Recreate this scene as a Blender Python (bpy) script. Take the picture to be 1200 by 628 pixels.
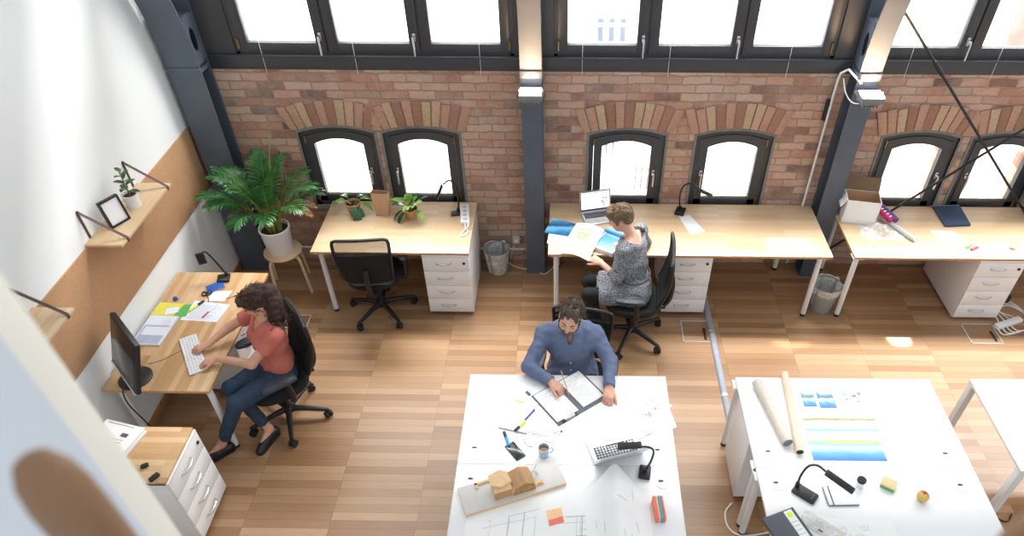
import bpy, bmesh, math, random
import numpy as np
from mathutils import Vector, Matrix, Euler, Quaternion
R = math.radians
for o in list(bpy.data.objects): bpy.data.objects.remove(o)
SC = bpy.context.scene
COL = SC.collection
random.seed(7)

# ---------------------------------------------------------------- camera
cam = bpy.data.cameras.new('camera')
cam.sensor_width = 36.0
cam.lens = 825.048 / 1200 * 36.0
cam.shift_x = -(656.591 - 600) / 1200
cam.shift_y = (358.647 - 314) / 1200
cam.clip_start = 0.05
cam.dof.use_dof = True
cam.dof.focus_distance = 6.2
cam.dof.aperture_fstop = 1.15
co = bpy.data.objects.new('camera', cam)
COL.objects.link(co)
co.matrix_world = (Matrix.Translation((0.206, -4.874, 4.553)) @ Matrix.Rotation(R(0.622), 4, 'Z')
                   @ Matrix.Rotation(R(90 - 42.231), 4, 'X') @ Matrix.Rotation(R(0.202), 4, 'Z'))
SC.camera = co

# ---------------------------------------------------------------- light
SKY_DIM, SKY_BRIGHT, STREET, BAY = .76, .90, 14500, (24, 34, 44)
SC.view_settings.view_transform = 'Standard'
SC.view_settings.look = 'None'
SC.view_settings.gamma = 1
SC.view_settings.use_curve_mapping = False
SC.view_settings.exposure = 0.12
w = bpy.data.worlds.new('sky'); SC.world = w; w.use_nodes = True
nt_ = w.node_tree; bg = nt_.nodes['Background']; bg.inputs[0].default_value = (0.93, 0.97, 1.0, 1)
# the sky is brightest beyond the tall windows and overhead, dimmer behind the viewer
tc_ = nt_.nodes.new('ShaderNodeTexCoord'); sx_ = nt_.nodes.new('ShaderNodeSeparateXYZ'); mr_ = nt_.nodes.new('ShaderNodeMapRange')
mr_.inputs['From Min'].default_value = -.9; mr_.inputs['From Max'].default_value = .9; mr_.inputs['To Min'].default_value = SKY_DIM; mr_.inputs['To Max'].default_value = SKY_BRIGHT
nt_.links.new(tc_.outputs['Generated'], sx_.inputs[0]); nt_.links.new(sx_.outputs[1], mr_.inputs[0]); nt_.links.new(mr_.outputs[0], bg.inputs[1])

def area(name, loc, to, sx, sy, power, color=(1, 1, 1)):
    l = bpy.data.lights.new(name, 'AREA'); l.shape = 'RECTANGLE'; l.size = sx; l.size_y = sy
    l.energy = power; l.color = color
    o = bpy.data.objects.new(name, l); COL.objects.link(o); o.location = loc
    o.rotation_euler = (Vector(to) - Vector(loc)).to_track_quat('-Z', 'Y').to_euler()
    return o
# daylight falling in through the upper part of the tall windows, one light per bay
for x, p in ((-1.42, BAY[0]), (1.25, BAY[1]), (3.95, BAY[2])):
    area('window_daylight', (x, 1.02, 3.15), (x, -1.6, 0.4), 2.1, 0.75, p, (1.0, 0.97, 0.92))
# daylight on the building across the street
area('street_daylight', (1, 2.6, 6.5), (1, 12, -2), 16, 4, STREET, (1, 0.98, 0.95))

# thin shafts of sun that reach in steeply past the street's roofs
def shaft(loc, to, deg, power):
    l = bpy.data.lights.new('sun_shaft', 'SPOT'); l.energy = power; l.spot_size = R(deg); l.spot_blend = .25; l.shadow_soft_size = .03; l.color = (1, .93, .8)
    o = bpy.data.objects.new('sun_shaft', l); COL.objects.link(o); o.location = loc; o.rotation_euler = (Vector(to) - Vector(loc)).to_track_quat('-Z', 'Y').to_euler()
shaft((2.9, 3.34, 11.2), (3.26, -.26, 0), 1.0, 120000)
shaft((1.6, 3.4, 9.0), (2.2, .15, .74), 3.0, 8000)
# ---------------------------------------------------------------- materials
def lin(c):
    return tuple(((v / 255) / 12.92 if v / 255 <= .04045 else (((v / 255) + .055) / 1.055) ** 2.4) for v in c) + (1,)
class NT:
    def __init__(s, name):
        s.m = bpy.data.materials.new(name); s.m.use_nodes = True
        s.n = s.m.node_tree.nodes; s.l = s.m.node_tree.links; s.b = s.n['Principled BSDF']
    def add(s, t, ins=None, **kw):
        n = s.n.new(t)
        for k, v in kw.items(): setattr(n, k, v)
        for k, v in (ins or {}).items(): s.put(n.inputs[k], v)
        return n
    def put(s, sock, v):
        if isinstance(v, bpy.types.NodeSocket): s.l.new(v, sock)
        else: sock.default_value = v
    def mix(s, f, a, b, mode='MIX'):
        n = s.n.new('ShaderNodeMix'); n.data_type = 'RGBA'; n.blend_type = mode
        s.put(n.inputs[0], f); s.put(n.inputs[6], a); s.put(n.inputs[7], b)
        return n.outputs[2]
    def ramp(s, f, stops):
        n = s.n.new('ShaderNodeValToRGB'); s.put(n.inputs[0], f); e = n.color_ramp.elements
        while len(e) < len(stops): e.new(0.5)
        for q, (p, c) in zip(e, stops):
            q.position = p; q.color = c if len(c) == 4 else tuple(c) + (1,)
        return n.outputs[0]
    def coord(s, scale=(1, 1, 1), rot=(0, 0, 0), kind='Object'):
        t = s.n.new('ShaderNodeTexCoord'); m = s.n.new('ShaderNodeMapping')
        m.inputs['Scale'].default_value = scale; m.inputs['Rotation'].default_value = rot
        s.l.new(t.outputs[kind], m.inputs[0]); return m.outputs[0]
    def noise(s, vec, scale, detail=3, rough=.55):
        n = s.add('ShaderNodeTexNoise', {'Scale': scale, 'Detail': detail, 'Roughness': rough})
        if vec is not None: s.l.new(vec, n.inputs['Vector'])
        return n.outputs['Fac']
    def bump(s, h, strength=.3, dist=.01):
        n = s.add('ShaderNodeBump', {'Strength': strength, 'Distance': dist, 'Height': h})
        s.l.new(n.outputs[0], s.b.inputs['Normal'])
def simple(name, rgb, rough=.5, metal=0, var=.06, nscale=14, spec=None, bump=0, coat=0):
    t = NT(name); c = lin(rgb); v = t.coord()
    f = t.noise(v, nscale)
    d = tuple(max(0, x * (1 - var)) for x in c[:3]) + (1,); e = tuple(min(1, x * (1 + var)) for x in c[:3]) + (1,)
    t.put(t.b.inputs['Base Color'], t.ramp(f, [(.3, d), (.7, e)]))
    t.b.inputs['Roughness'].default_value = rough; t.b.inputs['Metallic'].default_value = metal
    if spec is not None: t.b.inputs['Specular IOR Level'].default_value = spec
    if coat: t.b.inputs['Coat Weight'].default_value = coat
    if bump: t.bump(t.noise(v, nscale * 6), bump, .004)
    return t.m
def planks(name, c1, c2, c3, length, width, rot=0, gap=.0012, rough=.45, grain=.25, gapcol=None, bump=.08, vary=None):
    t = NT(name); v = t.coord(rot=(0, 0, R(rot)))
    b = t.add('ShaderNodeTexBrick', {'Vector': v, 'Color1': (0, 0, 0, 1), 'Color2': (1, 1, 1, 1), 'Mortar': (.5, .5, .5, 1), 'Scale': 1.0,
        'Mortar Size': gap, 'Mortar Smooth': .1, 'Bias': 0, 'Brick Width': length, 'Row Height': width}, offset=.37, offset_frequency=1, squash=1.0)
    base = t.ramp(b.outputs['Color'], [(0, lin(c1)), (.5, lin(c2)), (1, lin(c3))])
    g = t.add('ShaderNodeMapping', {'Vector': v, 'Scale': (3, 60, 60)})
    gn = t.noise(g.outputs[0], 1.6, 5, .6)
    dark = t.ramp(gn, [(.25, (1 - grain,) * 3), (.7, (1, 1, 1))])
    c = t.mix(1.0, base, dark, 'MULTIPLY')
    big = t.noise(v, .9, 2)
    c = t.mix(.35, c, t.ramp(big, [(.3, (.72, .7, .68)), (.7, (1, 1, 1))]), 'MULTIPLY')
    c = t.mix(b.outputs['Fac'], c, lin(gapcol or tuple(x * .55 for x in c1)))
    t.put(t.b.inputs['Base Color'], c)
    t.put(t.b.inputs['Roughness'], t.ramp(gn, [(.2, (rough + .1,) * 3), (.8, (rough - .05,) * 3)]))
    t.bump(b.outputs['Fac'], -bump, .002)
    return t.m
M = {}
M['floor'] = planks('oak_parquet', (152, 113, 79), (171, 133, 97), (188, 152, 117), .62, .066, 0, .0008, .3, .16)
M['oak'] = planks('oak_top', (222, 190, 150), (229, 198, 160), (235, 207, 172), .55, .05, 0, .0003, .3, .08, (190, 150, 110), .02)
M['oakY'] = planks('oak_top_lengthwise', (196, 154, 108), (212, 174, 128), (226, 192, 150), .5, .045, 90, .0003, .42, .14, (170, 130, 90), .02)
M['pine'] = planks('pine_shelf', (226, 192, 150), (236, 208, 170), (222, 182, 140), 1.0, .075, 90, .0003, .5, .2, (200, 160, 120), .02)
M['oakedge'] = simple('oak_edge', (196, 152, 104), .5, var=.15, nscale=30)
M['skirting'] = simple('skirting_wood', (168, 122, 78), .5, var=.15, nscale=8)
M['plaster'] = simple('white_plaster', (236, 240, 242), .85, var=.015, nscale=2, bump=.05)
M['litwhite'] = simple('lit_side_white', (244, 241, 230), .8, var=.015, nscale=3)  # white of the near upright, with warm window light put into the colour
M['shadewhite'] = simple('shaded_side_white', (222, 228, 236), .8, var=.015, nscale=3)  # same white, with the bluish shade of its front put into the colour
M['white'] = simple('white_laminate', (236, 236, 237), .35, var=.01)
M['whitemetal'] = simple('white_steel', (228, 228, 228), .4, var=.02)
M['steel'] = simple('blue_grey_steel_paint', (84, 93, 106), .42, var=.08, nscale=5)
M['frame'] = simple('dark_frame_paint', (62, 64, 68), .42, var=.06, nscale=6)
M['chrome'] = simple('brushed_chrome', (205, 205, 208), .25, 1, var=.03)
M['brass'] = simple('brass_hinge', (170, 140, 80), .35, 1)
M['black'] = simple('black_plastic', (27, 27, 29), .45, var=.15)
M['fabric'] = simple('black_fabric', (20, 20, 23), .9, var=.3, nscale=120, bump=.3)
M['armpad'] = simple('sky_tinted_arm_pad', (52, 58, 68), .45, var=.1)  # blue-grey sky reflection on the armrest tops put into the base colour
M['dark'] = simple('dark_rubber', (34, 34, 36), .7)
M['paper'] = simple('white_paper', (241, 241, 241), .8, var=.01)
M['bluepaper'] = simple('blue_tinted_paper', (226, 232, 244), .8, var=.01)
M['ink'] = simple('grey_ink', (110, 112, 124), .8)
M['faint'] = simple('faint_ink', (158, 162, 176), .8)
M['kraft'] = simple('kraft_paper', (196, 158, 124), .85, var=.05, nscale=20, bump=.1)
M['cork'] = None
M['soil'] = simple('potting_soil', (54, 40, 30), 1, var=.5, nscale=90, bump=.8)
M['pot'] = simple('white_ceramic', (236, 234, 232), .35, var=.02)
M['terracotta'] = simple('pale_terracotta', (190, 146, 104), .8, var=.12, nscale=40, bump=.2)
M['birch'] = simple('birch_wood', (224, 196, 160), .5, var=.08, nscale=10)
M['grey'] = simple('mid_grey', (120, 122, 126), .6)
M['silver'] = simple('silver_aluminium', (214, 216, 220), .35, .6, var=.02)
M['keys'] = simple('laptop_keys', (46, 48, 58), .5)
M['whitekeys'] = simple('white_keys', (240, 242, 246), .4, var=.01)
M['blue'] = simple('blue_cover', (38, 92, 168), .5, var=.08)
M['navy'] = simple('navy_fabric', (52, 72, 100), .8, var=.15, nscale=40, bump=.2)
M['yellow'] = simple('yellow_card', (222, 214, 92), .7)
M['green'] = simple('green_card', (92, 178, 92), .7)
M['orange'] = simple('orange_note', (250, 204, 160), .8)
M['red'] = simple('red_plastic', (196, 40, 70), .4)
M['coralnote'] = simple('coral_note', (238, 128, 112), .8)
M['teal'] = simple('teal_note', (110, 160, 176), .8)
M['purple'] = simple('purple_wrap', (104, 56, 140), .6, var=.4, nscale=60)
M['magenta'] = simple('magenta_wrap', (190, 40, 100), .6, var=.4, nscale=60)
M['cyan'] = simple('cyan_plastic', (30, 150, 220), .4)
M['limemark'] = simple('lime_plastic', (220, 240, 40), .4)
M['violet'] = simple('violet_plastic', (70, 50, 170), .4)
M['leather'] = simple('brown_leather_strap', (84, 58, 56), .6, var=.2, nscale=30)
M['mug'] = simple('pale_blue_ceramic', (170, 198, 228), .3)
M['tea'] = simple('tea', (150, 100, 40), .1)
M['wrap'] = simple('grey_roll', (190, 192, 194), .5)
M['tubegrey'] = simple('grey_cardboard', (196, 190, 178), .7, var=.06, nscale=30)
M['tubetan'] = simple('tan_cardboard', (226, 200, 178), .7, var=.05, nscale=30)
M['binplastic'] = simple('grey_bin', (150, 150, 146), .6)
M['modelbase'] = simple('grey_model_board', (208, 206, 202), .7, var=.04)
M['modelwood'] = simple('balsa_wood', (226, 192, 146), .6, var=.1, nscale=50)
M['walnut'] = simple('brown_turned_wood', (138, 104, 76), .55, var=.12, nscale=6)
M['slate'] = simple('slate_cover', (84, 88, 98), .6)
M['lace'] = simple('white_cord', (236, 236, 232), .6)
def m_cork():
    t = NT('cork'); v = t.coord()
    f = t.noise(v, 160, 4, .7); g = t.noise(v, 3, 2)
    c = t.mix(.35, t.ramp(f, [(.3, lin((150, 110, 76))), (.6, lin((196, 154, 116)))]), t.ramp(g, [(.3, lin((168, 128, 92))), (.7, lin((190, 148, 110)))]))
    t.put(t.b.inputs['Base Color'], c); t.b.inputs['Roughness'].default_value = .95; t.bump(f, .3, .003); return t.m
M['cork'] = m_cork()
def m_brick():
    t = NT('old_brick'); tc = t.add('ShaderNodeTexCoord'); sp = t.add('ShaderNodeSeparateXYZ', {0: tc.outputs['Object']})
    cb = t.add('ShaderNodeCombineXYZ', {0: sp.outputs[0], 1: sp.outputs[2]})
    wob = t.add('ShaderNodeTexNoise', {'Vector': cb.outputs[0], 'Scale': 9.0, 'Detail': 2.0})
    vm = t.add('ShaderNodeVectorMath', {0: wob.outputs['Color'], 1: (.5, .5, .5)}, operation='SUBTRACT')
    vs = t.add('ShaderNodeVectorMath', {0: vm.outputs[0]}, operation='SCALE'); vs.inputs['Scale'].default_value = .032
    va = t.add('ShaderNodeVectorMath', {0: cb.outputs[0], 1: vs.outputs[0]}, operation='ADD'); v = va.outputs[0]
    b = t.add('ShaderNodeTexBrick', {'Vector': v, 'Color1': (0, 0, 0, 1), 'Color2': (1, 1, 1, 1), 'Mortar': (.5, .5, .5, 1), 'Scale': 1.0, 'Mortar Size': .006,
        'Mortar Smooth': .35, 'Bias': 0, 'Brick Width': .235, 'Row Height': .077}, offset=.5, offset_frequency=2)
    base = t.ramp(b.outputs['Color'], [(0, lin((116, 90, 80))), (.1, lin((150, 110, 95))), (.32, lin((186, 136, 116))), (.55, lin((200, 156, 136))), (.8, lin((208, 172, 152))), (1, lin((176, 154, 126)))])
    f1 = t.noise(v, 26, 4, .7); base = t.mix(.42, base, t.ramp(f1, [(.3, (.62, .58, .55)), (.62, (1.0, 1.0, 1.0))]), 'MULTIPLY')
    f2 = t.noise(v, 2.3, 4, .65)
    base = t.mix(t.ramp(f2, [(.42, (0, 0, 0)), (.66, (.75, .75, .75))]), base, lin((198, 174, 158)))
    c = t.mix(b.outputs['Fac'], base, t.mix(t.noise(v, 40), lin((144, 122, 108)), lin((186, 168, 152))))
    t.put(t.b.inputs['Base Color'], c); t.b.inputs['Roughness'].default_value = .9
    h = t.add('ShaderNodeMath', {0: b.outputs['Fac'], 1: -1.0}, operation='MULTIPLY')
    h2 = t.add('ShaderNodeMath', {0: f1, 1: .5, 2: h.outputs[0]}, operation='MULTIPLY_ADD')
    t.bump(h2.outputs[0], 1.0, .02); return t.m
M['brick'] = m_brick()
def m_voussoir():
    t = NT('arch_brick'); g = t.add('ShaderNodeNewGeometry'); v = t.coord()
    base = t.ramp(g.outputs['Random Per Island'], [(0, lin((158, 116, 98))), (.3, lin((180, 134, 114))), (.55, lin((194, 154, 132))), (.75, lin((204, 174, 148))), (.95, lin((186, 160, 124)))])
    f = t.noise(v, 34, 4, .7); base = t.mix(.5, base, t.ramp(f, [(.3, (.6, .57, .54)), (.62, (1, 1, 1))]), 'MULTIPLY')
    t.put(t.b.inputs['Base Color'], base); t.b.inputs['Roughness'].default_value = .9; t.bump(f, .6, .01); return t.m
M['voussoir'] = m_voussoir()
M['mortar'] = simple('mortar', (158, 146, 132), .95, var=.15, nscale=30, bump=.4)
M['cement'] = simple('cement_render', (126, 124, 120), .9, var=.15, nscale=20, bump=.3)
def m_glass(name, tint=(1, 1, 1), alpha=.08):
    t = NT(name); n = t.n; out = n['Material Output']
    tr = t.add('ShaderNodeBsdfTransparent', {'Color': tuple(tint) + (1,)}); gl = t.add('ShaderNodeBsdfGlossy', {'Roughness': .03})
    fr = t.add('ShaderNodeLayerWeight', {'Blend': .12}); mx = t.add('ShaderNodeMixShader')
    t.l.new(fr.outputs['Facing'], mx.inputs[0]); t.l.new(tr.outputs[0], mx.inputs[1]); t.l.new(gl.outputs[0], mx.inputs[2])
    t.l.new(mx.outputs[0], out.inputs['Surface']); return t.m
M['pane'] = m_glass('window_pane')
M['clear'] = m_glass('clear_plastic', (.9, .92, .93))
def m_film():
    t = NT('thin_plastic_film'); v = t.coord(); f = t.noise(v, 22, 4, .7)
    t.put(t.b.inputs['Base Color'], lin((242, 242, 240))); t.b.inputs['Roughness'].default_value = .25
    t.put(t.b.inputs['Alpha'], t.ramp(f, [(.35, (.4,) * 3), (.7, (.85,) * 3)])); t.bump(f, .8, .02); return t.m
M['film'] = m_film()
def m_mesh():
    t = NT('chair_mesh'); v = t.coord()
    k = t.add('ShaderNodeTexChecker', {'Vector': v, 'Scale': 330.0})
    t.put(t.b.inputs['Base Color'], lin((30, 31, 34))); t.b.inputs['Roughness'].default_value = .7
    t.put(t.b.inputs['Alpha'], t.ramp(k.outputs['Fac'], [(0, (.15,) * 3), (1, (.72,) * 3)])); return t.m
M['mesh'] = m_mesh()
def m_emit(name, rgb, s):
    t = NT(name); t.put(t.b.inputs['Base Color'], lin(rgb)); t.put(t.b.inputs['Emission Color'], lin(rgb)); t.b.inputs['Emission Strength'].default_value = s; return t.m
M['lampglow'] = m_emit('floodlight_glass', (255, 250, 238), 6)
M['screen'] = m_emit('laptop_screen', (240, 243, 248), .75)
def m_monitor():
    t = NT('monitor_screen'); t.put(t.b.inputs['Base Color'], lin((26, 30, 38))); t.b.inputs['Roughness'].default_value = .18; return t.m
M['monitor'] = m_monitor()
def m_leaf(name, a, b, rough=.4):
    t = NT(name); f = t.noise(t.coord(), 12, 3)
    t.put(t.b.inputs['Base Color'], t.ramp(f, [(.3, lin(a)), (.7, lin(b))])); t.b.inputs['Roughness'].default_value = rough
    t.b.inputs['Subsurface Weight'].default_value = 0; return t.m
M['palm'] = m_leaf('palm_leaf', (30, 78, 40), (70, 130, 66), .3)
M['palmstem'] = m_leaf('palm_stem', (116, 128, 50), (160, 160, 78), .5)
M['leaf'] = m_leaf('bright_leaf', (96, 150, 56), (160, 196, 104))
M['leafdark'] = m_leaf('dark_leaf', (24, 62, 36), (52, 98, 54), .25)
M['straw'] = m_leaf('dry_frond', (190, 140, 70), (210, 160, 90), .7)
def m_print(name, stops, dirn='Y', white=.5, nsc=4):
    # a printed picture: bands of colour along one axis broken by noise
    t = NT(name); v = t.coord(kind='Generated'); sp = t.add('ShaderNodeSeparateXYZ', {0: v})
    f = t.noise(v, nsc, 4, .6)
    a = t.add('ShaderNodeMath', {0: f, 1: white, 2: sp.outputs[{'X': 0, 'Y': 1}[dirn]]}, operation='MULTIPLY_ADD')
    s = t.add('ShaderNodeMath', {0: a.outputs[0], 1: white * .5}, operation='SUBTRACT')
    t.put(t.b.inputs['Base Color'], t.ramp(s.outputs[0], [(p, lin(c)) for p, c in stops])); t.b.inputs['Roughness'].default_value = .5; return t.m
W_ = (248, 248, 248)
M['print_lake'] = m_print('lake_print', [(0, (20, 110, 215)), (.35, (90, 165, 235)), (.62, (190, 222, 246)), (.85, (120, 190, 190)), (.95, (220, 200, 80))], white=.25, nsc=3)
M['print_shore'] = m_print('shore_print', [(0, (110, 184, 234)), (.24, (190, 224, 244)), (.36, W_), (.66, W_), (.76, (110, 165, 100)), (.86, (200, 150, 80)), (.95, (236, 236, 230))], white=.4, nsc=7)
M['print_sky'] = m_print('sky_print', [(0, (40, 110, 200)), (.3, (90, 160, 230)), (.5, (200, 226, 246)), (.62, (110, 126, 90)), (.8, (90, 160, 220)), (1, W_)], white=.5, nsc=3)
M['print_sea'] = m_print('sea_print', [(0, (20, 60, 110)), (.25, (20, 110, 170)), (.5, (110, 190, 230)), (.62, (20, 70, 120)), (.8, (60, 150, 200)), (1, (190, 225, 240))], white=.3, nsc=4)
M['print_tablet'] = m_print('blue_page', [(0, (150, 196, 236)), (.4, (100, 160, 222)), (.75, (80, 150, 216)), (1, (150, 205, 240))], white=.1, nsc=3)
M['print_green'] = m_print('green_map', [(0, (205, 220, 195)), (.25, (130, 170, 100)), (.42, (215, 228, 205)), (.52, (96, 146, 76)), (.68, (200, 216, 190)), (1, (150, 180, 140))], white=1.0, nsc=5)
def m_skin(name, rgb):
    t = NT(name); v = t.coord(); f = t.noise(v, 18, 3)
    c = lin(rgb); t.put(t.b.inputs['Base Color'], t.ramp(f, [(.3, (c[0] * .93, c[1] * .88, c[2] * .86, 1)), (.7, c)]))
    t.b.inputs['Roughness'].default_value = .5; t.b.inputs['Subsurface Weight'].default_value = .08
    t.b.inputs['Subsurface Radius'].default_value = (.01, .004, .002); return t.m
M['skinA'] = m_skin('skin_tan', (216, 166, 142)); M['skinB'] = m_skin('skin_fair', (226, 180, 158)); M['skinC'] = m_skin('skin_ruddy', (214, 164, 142))
M['hairbrown'] = simple('brown_hair', (58, 38, 27), .75, var=.3, nscale=60, bump=.3)
M['hairlight'] = simple('light_brown_hair', (120, 98, 74), .5, var=.35, nscale=70, bump=.4)
M['hairdark'] = simple('dark_brown_hair', (72, 58, 48), .55, var=.4, nscale=70, bump=.5)
M['beard'] = simple('brown_beard', (104, 78, 60), .7, var=.35, nscale=120, bump=.4)
M['coral'] = simple('coral_cotton', (192, 108, 94), .9, var=.06, nscale=30, bump=.15)
M['denim'] = simple('blue_denim', (42, 62, 84), .85, var=.2, nscale=40, bump=.2)
M['shirtblue'] = simple('blue_shirt_cotton', (98, 111, 142), .85, var=.06, nscale=60, bump=.15)
M['trousers'] = simple('dark_trousers', (40, 42, 52), .9)
M['leggings'] = simple('black_leggings', (18, 18, 20), .8)
M['shoe'] = simple('black_leather_shoe', (22, 22, 24), .35)
M['sole'] = simple('dark_sole', (40, 36, 34), .7)
def m_speckle():
    t = NT('grey_speckled_knit'); v = t.coord(); f = t.noise(v, 130, 3, .8)
    t.put(t.b.inputs['Base Color'], t.ramp(f, [(.38, lin((58, 60, 68))), (.5, lin((112, 114, 122))), (.62, lin((196, 198, 204)))])); t.b.inputs['Roughness'].default_value = .95
    t.bump(f, .3, .004); return t.m
M['knit'] = m_speckle()
M['eye'] = simple('eye_dark', (50, 38, 32), .2)
M['lip'] = m_skin('lip', (190, 112, 104))
M['apple'] = m_print('apple_skin', [(0, (206, 196, 96)), (.45, (222, 176, 100)), (.62, (206, 84, 70)), (1, (190, 60, 60))], dirn='X', white=.5, nsc=3)
M['facade'] = simple('pale_facade', (250, 250, 250), .9, var=.01)
M['facadebrick'] = simple('pale_pink_brick', (150, 130, 122), .9, var=.2, nscale=3)
M['facadeglass'] = simple('facade_glass', (84, 90, 102), .3, var=.1, nscale=1)
M['tape'] = simple('pale_sticker', (214, 222, 232), .6)

# ---------------------------------------------------------------- mesh helpers
class MB:
    def __init__(s): s.bm = bmesh.new(); s.mi = 0
    def _take(s, t, mat=None):
        if mat is not None: bmesh.ops.transform(t, matrix=mat, verts=t.verts)
        for f in t.faces: f.material_index = s.mi
        me = bpy.data.meshes.new('tmp'); t.to_mesh(me); t.free(); s.bm.from_mesh(me); bpy.data.meshes.remove(me); return s
    def box(s, c, d, bev=0, rot=None, seg=2):
        t = bmesh.new(); bmesh.ops.create_cube(t, size=1); bmesh.ops.scale(t, vec=d, verts=t.verts)
        if bev: bmesh.ops.bevel(t, geom=t.edges[:], offset=min(bev, min(d) * .49), segments=seg, profile=.5, affect='EDGES')
        m = Matrix.Translation(c)
        if rot is not None: m = m @ (rot if isinstance(rot, Matrix) else Euler(tuple(R(a) for a in rot)).to_matrix().to_4x4())
        return s._take(t, m)
    def span(s, a, b, bev=0): return s.box([(a[i] + b[i]) / 2 for i in range(3)], [abs(b[i] - a[i]) for i in range(3)], bev)
    def cyl(s, a, b, r0, r1=None, n=16, caps=True):
        a = Vector(a); b = Vector(b); r1 = r0 if r1 is None else r1; t = bmesh.new()
        bmesh.ops.create_cone(t, cap_ends=caps, segments=n, radius1=r0, radius2=r1, depth=(b - a).length)
        q = (b - a).to_track_quat('Z', 'Y').to_matrix().to_4x4()
        return s._take(t, Matrix.Translation((a + b) / 2) @ q)
    def ball(s, c, r, sc=(1, 1, 1), n=16, rot=None):
        t = bmesh.new(); bmesh.ops.create_uvsphere(t, u_segments=n, v_segments=max(6, n // 2), radius=r); bmesh.ops.scale(t, vec=sc, verts=t.verts)
        m = Matrix.Translation(c)
        if rot is not None: m = m @ rot
        return s._take(t, m)
    def tube(s, pts, r, n=8, closed=False, flat=None):
        pts = [Vector(p) for p in pts]; N = len(pts); rs = r if isinstance(r, (list, tuple)) else [r] * N
        t = bmesh.new(); rings = []; up = Vector((0, 0, 1)); last = None
        for i in range(N):
            a = pts[i - 1] if (i or closed) else pts[i]; b = pts[(i + 1) % N] if (i < N - 1 or closed) else pts[i]
            d = (b - a).normalized() if (b - a).length > 1e-9 else Vector((0, 0, 1))
            if last is None: x = d.orthogonal().normalized()
            else:
                x = last - d * last.dot(d)
                x = x.normalized() if x.length > 1e-6 else d.orthogonal().normalized()
            last = x; y = d.cross(x)
            rings.append([t.verts.new(pts[i] + (x * math.cos(2 * math.pi * k / n) + y * math.sin(2 * math.pi * k / n)) * rs[i]) for k in range(n)])
        for i in range(N if closed else N - 1):
            A, B = rings[i], rings[(i + 1) % N]
            for k in range(n): t.faces.new((A[k], A[(k + 1) % n], B[(k + 1) % n], B[k]))
        if not closed: t.faces.new(rings[0][::-1]); t.faces.new(rings[-1])
        return s._take(t)
    def lathe(s, prof, c=(0, 0, 0), n=28, m=None, cap=True):
        t = bmesh.new(); rings = []
        for r, z in prof: rings.append([t.verts.new((max(r, 1e-4) * math.cos(2 * math.pi * k / n), max(r, 1e-4) * math.sin(2 * math.pi * k / n), z)) for k in range(n)])
        for A, B in zip(rings, rings[1:]):
            for k in range(n): t.faces.new((A[k], A[(k + 1) % n], B[(k + 1) % n], B[k]))
        if cap: t.faces.new(rings[0][::-1]); t.faces.new(rings[-1])
        return s._take(t, Matrix.Translation(c) @ (m or Matrix()))
    def prism(s, poly, h, m=None, bev=0):
        # polygon in xy, extruded 0..h in z
        t = bmesh.new(); f = t.faces.new([t.verts.new((p[0], p[1], 0)) for p in poly])
        if f.normal.z > 0 or True: f.normal_update()
        if f.normal.z > 0: f.normal_flip()
        r = bmesh.ops.extrude_face_region(t, geom=[f]); bmesh.ops.translate(t, vec=(0, 0, h), verts=[v for v in r['geom'] if isinstance(v, bmesh.types.BMVert)])
        bmesh.ops.recalc_face_normals(t, faces=t.faces)
        if bev: bmesh.ops.bevel(t, geom=t.edges[:], offset=bev, segments=2, profile=.5, affect='EDGES')
        return s._take(t, m)
    def grid(s, fn, nu, nv, thick=0, wrapu=False):
        # sheet: fn(u,v) -> point
        t = bmesh.new(); V = [[t.verts.new(fn(i / nu, j / nv)) for j in range(nv + 1)] for i in range(nu + 1)]
        for i in range(nu):
            for j in range(nv): t.faces.new((V[i][j], V[i + 1][j], V[i + 1][j + 1], V[i][j + 1]))
        if thick:
            bmesh.ops.recalc_face_normals(t, faces=t.faces); bmesh.ops.solidify(t, geom=t.faces[:], thickness=thick)
        return s._take(t)
    def flat(s, pts, z, th=.0006):
        return s.prism([p[:2] for p in pts], th, Matrix.Translation((0, 0, z)))
    def mat(s, i): s.mi = i; return s
    def make(s, name, mats, parent=None, smooth=True, angle=35):
        me = bpy.data.meshes.new(name); s.bm.to_mesh(me); s.bm.free()
        for m in (mats if isinstance(mats, (list, tuple)) else [mats]): me.materials.append(M[m] if isinstance(m, str) else m)
        if smooth:
            me.shade_smooth(); me.set_sharp_from_angle(angle=R(angle))
        o = bpy.data.objects.new(name, me); COL.objects.link(o)
        if parent is not None: o.parent = parent
        return o
def tag(o, label=None, cat=None, group=None, kind=None):
    if label: o['label'] = label
    if cat: o['category'] = cat
    if group: o['group'] = group
    if kind: o['kind'] = kind
    return o
def thing(name, label, cat, loc=(0, 0, 0), rz=0, group=None):
    o = bpy.data.objects.new(name, None); COL.objects.link(o); o.empty_display_size = .1
    o.location = loc; o.rotation_euler = (0, 0, R(rz)); return tag(o, label, cat, group)
def put(o, loc=(0, 0, 0), rz=0, rx=0, ry=0):
    o.location = loc; o.rotation_euler = (R(rx), R(ry), R(rz)); return o
def kids(o): return [c for c in bpy.data.objects if c.parent == o]
def dup(o, label=None, loc=None, rz=None, group=None, parent=None):
    c = o.copy(); COL.objects.link(c)
    if parent is not None: c.parent = parent
    for k in kids(o): dup(k, parent=c)
    if label: c['label'] = label
    if loc is not None: c.location = loc
    if rz is not None: c.rotation_euler = (0, 0, R(rz))
    if group: c['group'] = group
    return c
def arc(c, r, a0, a1, n, plane='xz'):
    out = []
    for i in range(n + 1):
        a = R(a0 + (a1 - a0) * i / n); p = [c[0], c[1], c[2]]
        ix = {'xz': (0, 2), 'yz': (1, 2), 'xy': (0, 1)}[plane]; p[ix[0]] += r * math.cos(a); p[ix[1]] += r * math.sin(a); out.append(tuple(p))
    return out
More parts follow.
